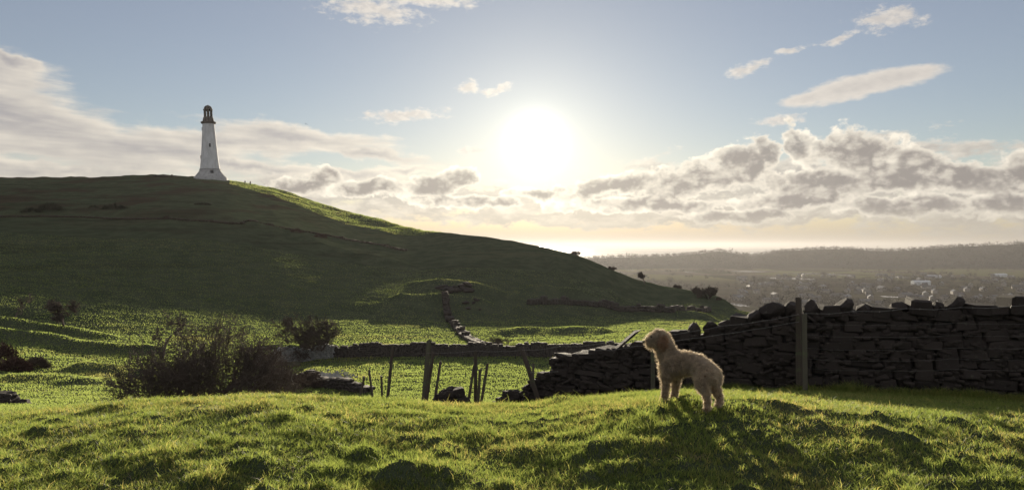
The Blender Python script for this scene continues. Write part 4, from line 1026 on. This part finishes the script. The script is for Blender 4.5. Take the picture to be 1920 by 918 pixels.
# ------------------------------------------------------------------ bare thorn trees and bushes
def bark_mat(name, a, b):
    m, t, out = mat_new(name); n = t.noise(geo_pos(t), 3.0, 4, 0.6)
    pbsdf(t, out, t.mix(n, a, b), 0.9, 0.15); return m
M_bark = bark_mat('thorn_bark', (0.055, 0.042, 0.036), (0.125, 0.098, 0.082))
M_bark2 = bark_mat('bramble_stems', (0.055, 0.040, 0.032), (0.12, 0.090, 0.070))
def grow(rr, base, d0, L0, r0, depth, spread, wind, kids=(3, 4), shrink=0.72, up=0.15, rmin=0.006, curv=0.18):
    segs = []
    def rec(p, d, L, r, k):
        n = 3 if k > 1 else 2; q = p
        for i in range(n):
            d = (d + Vector((rr.gauss(0, curv), rr.gauss(0, curv), rr.gauss(0, curv) + up * 0.3)) + wind * 0.14).normalized()
            q2 = q + d * (L / n); r2 = max(rmin, r * (1 - 0.25 / n * (i + 1)))
            segs.append((q.copy(), q2.copy(), max(rmin, r), r2, k)); q = q2; r = r2
            if k > 0 and i < n - 1 and rr.random() < 0.8:
                dd = (d + Vector((rr.gauss(0, spread), rr.gauss(0, spread), rr.gauss(0, spread * 0.8) + up)) + wind * 0.5).normalized()
                rec(q.copy(), dd, L * shrink * rr.uniform(.6, 1), max(rmin, r * 0.6), k - 1)
        if k > 0:
            for _ in range(rr.randint(*kids)):
                dd = (d * 0.8 + Vector((rr.gauss(0, spread), rr.gauss(0, spread), rr.gauss(0, spread * 0.8) + up)) + wind * 0.5).normalized()
                rec(q.copy(), dd, L * shrink * rr.uniform(.7, 1.1), max(rmin, r * 0.66), k - 1)
    rec(base, d0.normalized(), L0, r0, depth)
    return segs
def seg_mesh(name, segs, mat, org, n=3):
    P0 = np.array([s[0] for s in segs]); P1 = np.array([s[1] for s in segs]); R0 = np.array([s[2] for s in segs]); R1 = np.array([s[3] for s in segs])
    d_ = P1 - P0; d_ /= np.linalg.norm(d_, axis=1)[:, None] + 1e-9
    ref = np.where(np.abs(d_[:, 2:3]) > 0.9, np.array([[1., 0, 0]]), np.array([[0, 0, 1.]])); u = np.cross(d_, ref); u /= np.linalg.norm(u, axis=1)[:, None] + 1e-9; v = np.cross(d_, u)
    V = []
    for P_, R_ in ((P0, R0), (P1, R1)):
        for j in range(n):
            a = 2 * math.pi * j / n; V.append(P_ + (u * math.cos(a) + v * math.sin(a)) * R_[:, None])
    V = np.stack(V, 1).reshape(-1, 3) - np.array(org); m = len(segs); o = (np.arange(m) * 2 * n)[:, None]
    Fc = np.concatenate([o + [j, (j + 1) % n, n + (j + 1) % n, n + j] for j in range(n)], 1).reshape(-1, 4)
    return mesh_np(name, V, Fc, 4, mat)
def thorn(px, py, y0, height, label, seed, name='hawthorn_tree', cat='tree', stems=1, depth=5, wind=(0, 0, 0), spread=0.55, kids=(2, 3), trunk=0.32, r0=0.09, rmin=0.012, group=None, mat=None, Y=None, lean=(0, 0), up=0.15, shrink=0.72, wide=0.25, y1=330):
    rr = random.Random(seed)
    c = Vector((*XY(px, Y), 0)) if Y else rayhit(px, py, y0, y1)
    c.z = h1(c.x, c.y) - 0.05
    root = empty(name, c, label, cat, group)
    wind = Vector(wind); segs = []
    for s in range(stems):
        a = rr.uniform(0, 6.28) if stems > 1 else 0
        d0 = Vector((lean[0] + (wide * math.cos(a) if stems > 1 else 0), lean[1] + (wide * math.sin(a) if stems > 1 else 0), 1 if stems == 1 else rr.uniform(0.45, 1)))
        segs += grow(rr, c + Vector((0.25 * math.cos(a), 0.25 * math.sin(a), 0)) * (0.0 if stems < 2 else (0.12 if stems < 4 else 1.0)), d0, height * trunk * rr.uniform(.85, 1.1), r0, depth, spread, wind, kids, shrink, up, rmin)
    top = max(s[1].z for s in segs) - c.z; f = height / top
    segs = [((s[0] - c) * f + c, (s[1] - c) * f + c, s[2], s[3], s[4]) for s in segs]
    segs = [s for s in segs if s[1].z > c.z + 0.02]
    tr = [s for s in segs if s[4] >= depth]; cr = [s for s in segs if s[4] < depth]
    link('trunk', seg_mesh('trunk', tr, mat or M_bark, c, 6), root); link('crown', seg_mesh('crown', cr, mat or M_bark, c), root)
    print(name, seed, len(segs))
    return root
thorn(120, 618, 62, 3.0, 'small bare hawthorn with a flat crown on the grassy bank at left', 61, depth=5, kids=(3, 4), spread=0.75, trunk=0.34, r0=0.12, rmin=0.02, up=0.10, Y=77)
thorn(27, 608, 62, 2.8, 'faint slender bare tree close to the left edge, left of the flat-crowned hawthorn', 62, depth=4, kids=(2, 3), trunk=0.3, r0=0.07, rmin=0.018, spread=0.5, Y=80)
thorn(306, 632, 55, 4.2, 'small bare hawthorn rising behind the left side of the big bush', 63, depth=5, kids=(2, 3), spread=0.75, trunk=0.36, r0=0.12, rmin=0.02, up=0.08, Y=62)
thorn(580, 660, 50, 4.3, 'windswept thorn tree combed to the left over the pale wall', 64, depth=5, kids=(3, 4), spread=0.55, trunk=0.22, r0=0.12, rmin=0.011, wind=(-0.40, 0, 0.05), stems=3, wide=0.5, Y=61.3)
thorn(592, 660, 50, 2.7, 'dense low thorn growing tight against the right side of the windswept one', 69, 'thorn_bush', 'bush', depth=4, kids=(3, 4), spread=0.7, trunk=0.3, r0=0.06, rmin=0.014, stems=5, wide=0.7, Y=61.0)
thorn(928, 645, 50, 1.55, 'round twiggy bush growing behind the long field wall', 65, 'thorn_bush', 'bush', depth=4, kids=(3, 4), spread=0.6, trunk=0.35, r0=0.04, rmin=0.009, stems=6, wide=0.8, Y=63)
thorn(385, 700, 30, 4.9, 'big spreading bare thorn bush behind the brow of the knoll', 66, 'thorn_bush', 'bush', depth=5, kids=(2, 3), spread=0.50, trunk=0.32, r0=0.08, rmin=0.0105, stems=10, wide=1.6, Y=37, up=0.12, shrink=0.76)
thorn(450, 700, 30, 3.9, 'dense twiggy thorn merging with the right flank of the biggest bush', 67, 'thorn_bush', 'bush', depth=4, kids=(3, 4), spread=0.6, trunk=0.30, r0=0.05, rmin=0.008, stems=9, wide=1.0, Y=39, mat=M_bark2)
thorn(515, 712, 30, 2.0, 'brown bramble thicket between the bushes and the rubble wall', 68, 'bramble', 'bush', depth=4, kids=(2, 4), spread=0.7, trunk=0.32, r0=0.03, rmin=0.011, stems=9, wide=1.3, Y=41, mat=M_bark2)
thorn(318, 705, 30, 3.0, 'low outlying stems of thorn at the left foot of the biggest bush', 70, 'thorn_bush', 'bush', depth=4, kids=(3, 4), spread=0.6, trunk=0.32, r0=0.04, rmin=0.008, stems=7, wide=1.6, Y=36.5, wind=(-0.2, 0, 0))
thorn(1209, 531, 120, 2.7, 'lone windswept tree on the crest of the spur against the valley', 71, depth=5, kids=(3, 4), spread=0.55, trunk=0.3, r0=0.13, rmin=0.03, wind=(-0.25, 0, 0), y1=200, lean=(-0.3, 0))
thorn(1308, 558, 120, 2.5, 'left one of the two dark trees near the end of the spur', 72, depth=4, kids=(3, 5), spread=0.6, trunk=0.25, r0=0.13, rmin=0.035, wind=(-0.2, 0, 0), stems=2, y1=200)
thorn(1328, 560, 120, 2.7, 'right, denser one of the two dark trees near the end of the spur', 73, depth=4, kids=(3, 5), spread=0.65, trunk=0.25, r0=0.15, rmin=0.05, wind=(-0.2, 0, 0), stems=3, y1=200)
thorn(585, 712, 30, 1.0, 'low bramble sprawling over the slanting rubble wall', 74, 'bramble', 'bush', depth=3, kids=(4, 5), spread=0.8, trunk=0.4, r0=0.02, rmin=0.008, stems=16, wide=2.2, Y=44.5, mat=M_bark2)
for i, (px_, py_, hh_, lb) in enumerate([(1262,538,0.9,'small dark bush on the spur crest, left one of a pair'),(1271,540,0.9,'small dark bush on the spur crest, right one of a pair'),(1345,562,0.7,'low scrub right of the two dark spur trees'),
                                         (1080,478,1.0,'low scrub where the spur crest dips toward the sea'),(1148,506,0.9,'thin scrub on the spur crest above the lone tree')]):
    thorn(px_, py_, 110, hh_, lb, 80 + i, 'scrub_bush', 'bush', depth=3, kids=(4, 5), spread=0.8, trunk=0.3, r0=0.08, rmin=0.045, stems=6, wide=0.8, y1=200)
# heather and gorse mounds: domes of short twiggy shoots
def mound(px, py, y0, wpx, hpx, label, seed, mat, y1=330, n=3500, name='heather_bush', cat='bush', Y=None):
    rr = np.random.RandomState(seed)
    c = Vector((*XY(px, Y), 0)) if Y else rayhit(px, py, y0, y1); c.z = h1(c.x, c.y) - 0.05
    W_ = wpx / F * c.y / 2; Hh = hpx / F * c.y
    a = rr.rand(n) * 2 * np.pi; el_ = np.arcsin(rr.rand(n)); f = 0.55 + 0.45 * rr.rand(n)
    P = np.stack([np.cos(a) * np.cos(el_) * W_ * f, np.sin(a) * np.cos(el_) * W_ * 0.7 * f, np.sin(el_) * Hh * f], 1)
    P *= (1 + 0.35 * pnoise(P[:, 0] * 1.3 / W_ * 2 + seed, P[:, 1] * 2 / W_ + P[:, 2]))[:, None]
    l = W_ * 0.12 * (0.6 + rr.rand(n)); dr = P / np.linalg.norm(P, axis=1)[:, None] + rr.normal(0, 0.5, (n, 3)); sd = np.cross(dr, rr.normal(0, 1, (n, 3))); sd /= np.linalg.norm(sd, axis=1)[:, None]
    w_ = (l * 0.16)[:, None]; V = np.stack([P - sd * w_, P + sd * w_, P + dr * l[:, None]], 1).reshape(-1, 3)
    o = link(name, mesh_np(name, V, (np.arange(n) * 3)[:, None] + [0, 1, 2], 3, mat), label=label, category=cat); o.location = c
    return o
M_heath = bark_mat('heather', (0.040, 0.024, 0.020), (0.095, 0.050, 0.040)); M_gorse = bark_mat('gorse', (0.018, 0.024, 0.012), (0.045, 0.045, 0.025))
mound(4, 652, 40, 60, 42, 'tall dark heather mound cut by the left edge', 1, M_heath, Y=55)
mound(28, 660, 40, 62, 26, 'broad dark heather mound in front of the tall one at the left edge', 2, M_heath, Y=52)
mound(68, 657, 40, 52, 20, 'reddish heather clump at the right end of the heather mounds', 3, M_bark2, Y=54)
for i, (a, b, w_, h_, lb) in enumerate([(95,394,46,14,'dark gorse patch on the upper shaded hillside, the larger left one'),(60,398,40,8,'low gorse strip left of the larger dark gorse patch'),(215,392,50,8,'flat brown gorse patch right of the larger dark gorse patch'),
                                        (175,390,18,6,'tiny gorse tuft between the two gorse patches'),(380,384,30,4,'faint scrub patch below the white tower'),(555,436,28,8,'scrub tuft by the rusty hillside wall under the walkers'),(600,446,30,8,'scrub clump on the hillside wall right of the tuft')]):
    mound(a, b, 90, w_, h_, lb, 20 + i, M_gorse if i < 5 else M_heath, n=900, name='gorse_bush')
# ------------------------------------------------------------------ the far lowland: woods, copses, houses, flood water
def twig_cloud(centres, rad, n, mat, name, seed, **kw):
    """crowns of leafless trees as clouds of small twig faces"""
    rr = np.random.RandomState(seed); m = len(centres)
    C_ = np.repeat(centres, n, 0); Rr = np.repeat(rad, n)[:, None]
    dr = rr.normal(0, 1, (m * n, 3)); dr /= np.linalg.norm(dr, axis=1)[:, None]; dr[:, 2] = np.abs(dr[:, 2]) * 1.3 - 0.15
    P = C_ + dr * Rr * (0.35 + 0.65 * rr.rand(m * n))[:, None]
    a = rr.normal(0, 1, (m * n, 3)); b = rr.normal(0, 1, (m * n, 3)); a /= np.linalg.norm(a, axis=1)[:, None]; b /= np.linalg.norm(b, axis=1)[:, None]
    s_ = Rr * (0.22 + 0.2 * rr.rand(m * n))[:, None]
    V = np.stack([P, P + a * s_, P + b * s_], 1).reshape(-1, 3)
    return link(name, mesh_np(name, V, (np.arange(m * n) * 3)[:, None] + [0, 1, 2], 3, mat), kind='stuff', **kw)
M_wood_far = bark_mat('winter_wood', (0.025, 0.020, 0.015), (0.050, 0.040, 0.028))
rr = np.random.RandomState(8)
N = 5200; px = rr.uniform(1040, 2150, N); Y = rr.uniform(2520, 3060, N) ; x = (px - 960) / F * Y; z = H(x, Y)
keep = pnoise(x * 0.003, Y * 0.003 + 4) > -0.42
x, Y, z = x[keep], Y[keep], z[keep]; rd = rr.uniform(5, 11, len(x)); rd = np.where(rr.rand(len(x)) < 0.03, rd * 1.5, rd)
twig_cloud(np.stack([x, Y, z + rd * 0.35], 1), rd, 16, M_wood_far, 'woodland', 9, label='hazy leafless woodland covering the long far ridge', category='woodland')
N = 3200; px = rr.uniform(1090, 2100, N); Y = rr.uniform(900, 2450, N); x = (px - 960) / F * Y
cl = fbm(x * 0.006, Y * 0.004, 3); keep = cl > np.where(Y < 1700, -0.12, 0.2); x, Y = x[keep], Y[keep]; z = H(x, Y); rd = rr.uniform(3.0, 7, len(x))
twig_cloud(np.stack([x, Y, z + rd * 0.6], 1), rd, 34, M_wood_far, 'lowland_trees', 10, label='leafless trees and hedges scattered through the valley town and fields', category='woodland')
M_roof = simple_mat('wet_slate', (0.06, 0.058, 0.06), (0.10, 0.095, 0.092), 0.3, 0.42, 0.05)
M_wallw = simple_mat('house_render', (0.28, 0.25, 0.22), (0.18, 0.16, 0.14), 0.2)
M_wallb = simple_mat('house_stone', (0.16, 0.14, 0.12), (0.11, 0.095, 0.085), 0.2)
M_roofp = simple_mat('pale_sheet_roof', (0.62, 0.64, 0.66), (0.5, 0.52, 0.54), 0.1, 0.3, 0.05)
m, t, out = mat_new('far_window'); pbsdf(t, out, (0.05, 0.055, 0.06), 0.15, 0.6); M_win = m
def house_mesh(name, w_, d_, h_, rh, wm, rm):
    ov = 0.35
    V = [(-w_,-d_,0),(w_,-d_,0),(w_,d_,0),(-w_,d_,0),(-w_,-d_,h_),(w_,-d_,h_),(w_,d_,h_),(-w_,d_,h_),(-w_,0,h_+rh),(w_,0,h_+rh)]
    Fs = [(0,1,5,4),(1,2,6,9,5),(2,3,7,6),(3,0,4,8,7)]
    R_ = [(-w_-ov,-d_-ov,h_-.1),(w_+ov,-d_-ov,h_-.1),(w_+ov,0,h_+rh+.15),(-w_-ov,0,h_+rh+.15),(-w_-ov,d_+ov,h_-.1),(w_+ov,d_+ov,h_-.1)]
    b = len(V); V = V + R_; RF = [(b,b+1,b+2,b+3),(b+3,b+2,b+5,b+4)]
    c0 = len(V); V += [(w_*.6-.5,-.4,h_+rh-.6),(w_*.6+.5,-.4,h_+rh-.6),(w_*.6+.5,.4,h_+rh-.6),(w_*.6-.5,.4,h_+rh-.6),(w_*.6-.5,-.4,h_+rh+1.2),(w_*.6+.5,-.4,h_+rh+1.2),(w_*.6+.5,.4,h_+rh+1.2),(w_*.6-.5,.4,h_+rh+1.2)]
    CF = [(c0,c0+1,c0+5,c0+4),(c0+1,c0+2,c0+6,c0+5),(c0+2,c0+3,c0+7,c0+6),(c0+3,c0,c0+4,c0+7),(c0+4,c0+5,c0+6,c0+7)]
    WF = []
    for fx in (-.55, .55):
        for fz in (.28, .72):
            q = len(V); V += [(fx*w_-.5,-d_-.04,fz*h_-.6),(fx*w_+.5,-d_-.04,fz*h_-.6),(fx*w_+.5,-d_-.04,fz*h_+.6),(fx*w_-.5,-d_-.04,fz*h_+.6)]; WF.append((q,q+1,q+2,q+3))
    me = bpy.data.meshes.new(name); me.from_pydata(V, [], Fs + RF + CF + WF)
    for q in (wm, rm, M_win): me.materials.append(q)
    for i, p in enumerate(me.polygons): p.material_index = 0 if i < 4 or i >= 6 and i < 11 else (1 if i < 6 else 2)
    return me
HM = [house_mesh('house', 5, 4, 5, 2.6, M_wallw, M_roof), house_mesh('house', 9, 4, 5.2, 2.6, M_wallb, M_roof), house_mesh('house', 4.5, 4.5, 5.4, 3, M_wallb, M_roof), house_mesh('house', 12, 4.2, 5, 2.6, M_wallw, M_roof)]
rh_ = random.Random(12)
COLS = [(1390,'just right of the spur'),(1440,'over the low coping left of the square post'),(1500,'over the square post'),(1550,'just right of the square post'),(1600,'over the first humped coping stone'),(1650,'over the low gap in the coping'),
        (1700,'left of the white works shed'),(1750,'around the white works shed'),(1800,'over the rounded boulder'),(1850,'right of the rounded boulder'),(1900,'by the right edge')]
ROWS = [(1000,'lowest'),(1150,'second'),(1320,'middle'),(1520,'upper'),(1800,'topmost')]
used_ = {}; q = 0
while q < 120:
    px_ = rh_.uniform(1375, 1950); Y_ = math.exp(rh_.uniform(math.log(940), math.log(1900)))
    ki = rh_.randrange(4)
    lb = ['white gabled', 'long grey', 'square stone', 'long white'][ki] + ' house, ' + min(ROWS, key=lambda c: abs(c[0] - Y_))[1] + ' row of town, ' + min(COLS, key=lambda c: abs(c[0] - px_))[1]
    if lb in used_: continue
    used_[lb] = 1; q += 1
    x_, y_ = XY(px_, Y_)
    o = bpy.data.objects.new('house', HM[ki]); COL.objects.link(o)
    o.location = (x_, y_, h1(x_, y_) - 0.2); o.rotation_euler.z = rh_.choice([0, 0.3, 1.57, -0.5, 0.9, 1.2]) + rh_.uniform(-.15, .15); o.scale = (0.95, 0.95, 0.95)
    o['label'] = lb; o['category'] = 'house'; o['group'] = 'houses of the hazy valley town'
# long pale works sheds
for (pa, pb, py_, Yq, hh_, lb) in ((1712, 1741, 535, 1430, 8, 'long pale works shed with a white roof in the middle of the town'), (1865, 1885, 519, 1800, 7, 'far pale shed under the ridge near the right edge'), (1740, 1762, 521, 1750, 5, 'low cream shed behind the long pale works shed')):
    xa = (pa - 960) / F * Yq; xb = (pb - 960) / F * Yq
    me = house_mesh('works_shed', (xb - xa) / 2, 9, hh_, 2.0, M_roofp, M_roofp)
    o = link('works_shed', me, label=lb, category='shed'); xc = (xa + xb) / 2; o.location = (xc, Yq, h1(xc, Yq) - 0.5); o.rotation_euler.z = -0.15
# flood water lying in the fields
m, t, out = mat_new('flood_water'); pbsdf(t, out, (0.05, 0.05, 0.045), 0.12, 0.6); M_flood = m
for i, (a, b, py_, dpy) in enumerate([(1218,1252,500.3,1.0),(1283,1300,509.4,0.9),(1176,1188,506.4,0.8),(1372,1432,508.2,1.2),(1440,1520,521.5,1.6),(1480,1560,512.5,1.0),(1655,1700,519,1.2),(1372,1398,571,3),(1655,1690,556,1.5),(1730,1800,563,2.0),(1560,1600,515,0.8)]):
    rr_ = random.Random(i); z_ = -80 + ZC + 0.25; Yc = (z_ - ZC) / (-(py_ - 459) / F); D_ = 2.6 * Yc * dpy / (py_ - 459)
    pts = []
    xc = ((a + b) / 2 - 960) / F * Yc; wx_ = (b - a) / 2 / F * Yc
    for k in range(20):
        an = 2 * math.pi * k / 20; q = rr_.uniform(0.75, 1.15); pts.append((xc + wx_ * math.cos(an) * q, Yc + D_ / 2 * math.sin(an) * q, 0))
    zt = max(h1(p[0], p[1]) for p in pts) + 0.1
    me = bpy.data.meshes.new('flood_water'); me.from_pydata([(p[0], p[1], zt) for p in pts], [], [tuple(range(20))]); me.materials.append(M_flood)
    link('flood_water', me, kind='structure')
# ------------------------------------------------------------------ haze: the damp winter air
bm = bmesh.new(); bmesh.ops.create_cube(bm, size=1.0)
me = bpy.data.meshes.new('haze'); bm.to_mesh(me); bm.free()
hb = link('haze', me, kind='stuff')
hb.scale = (92000, 47400, 158.5); hb.location = (0, 22300, 64 - 79.25 + ZC)
m = bpy.data.materials.new('haze_air'); m.use_nodes = True; t = NT(m.node_tree); t.n.clear()
o_ = t.new('ShaderNodeOutputMaterial'); v = t.new('ShaderNodeVolumePrincipled')
v.inputs['Color'].default_value = (0.40, 0.395, 0.41, 1)
v.inputs['Density'].default_value = HAZE_D
v.inputs['Anisotropy'].default_value = HAZE_G
t.l.new(v.outputs[0], o_.inputs['Volume']); me.materials.append(m)
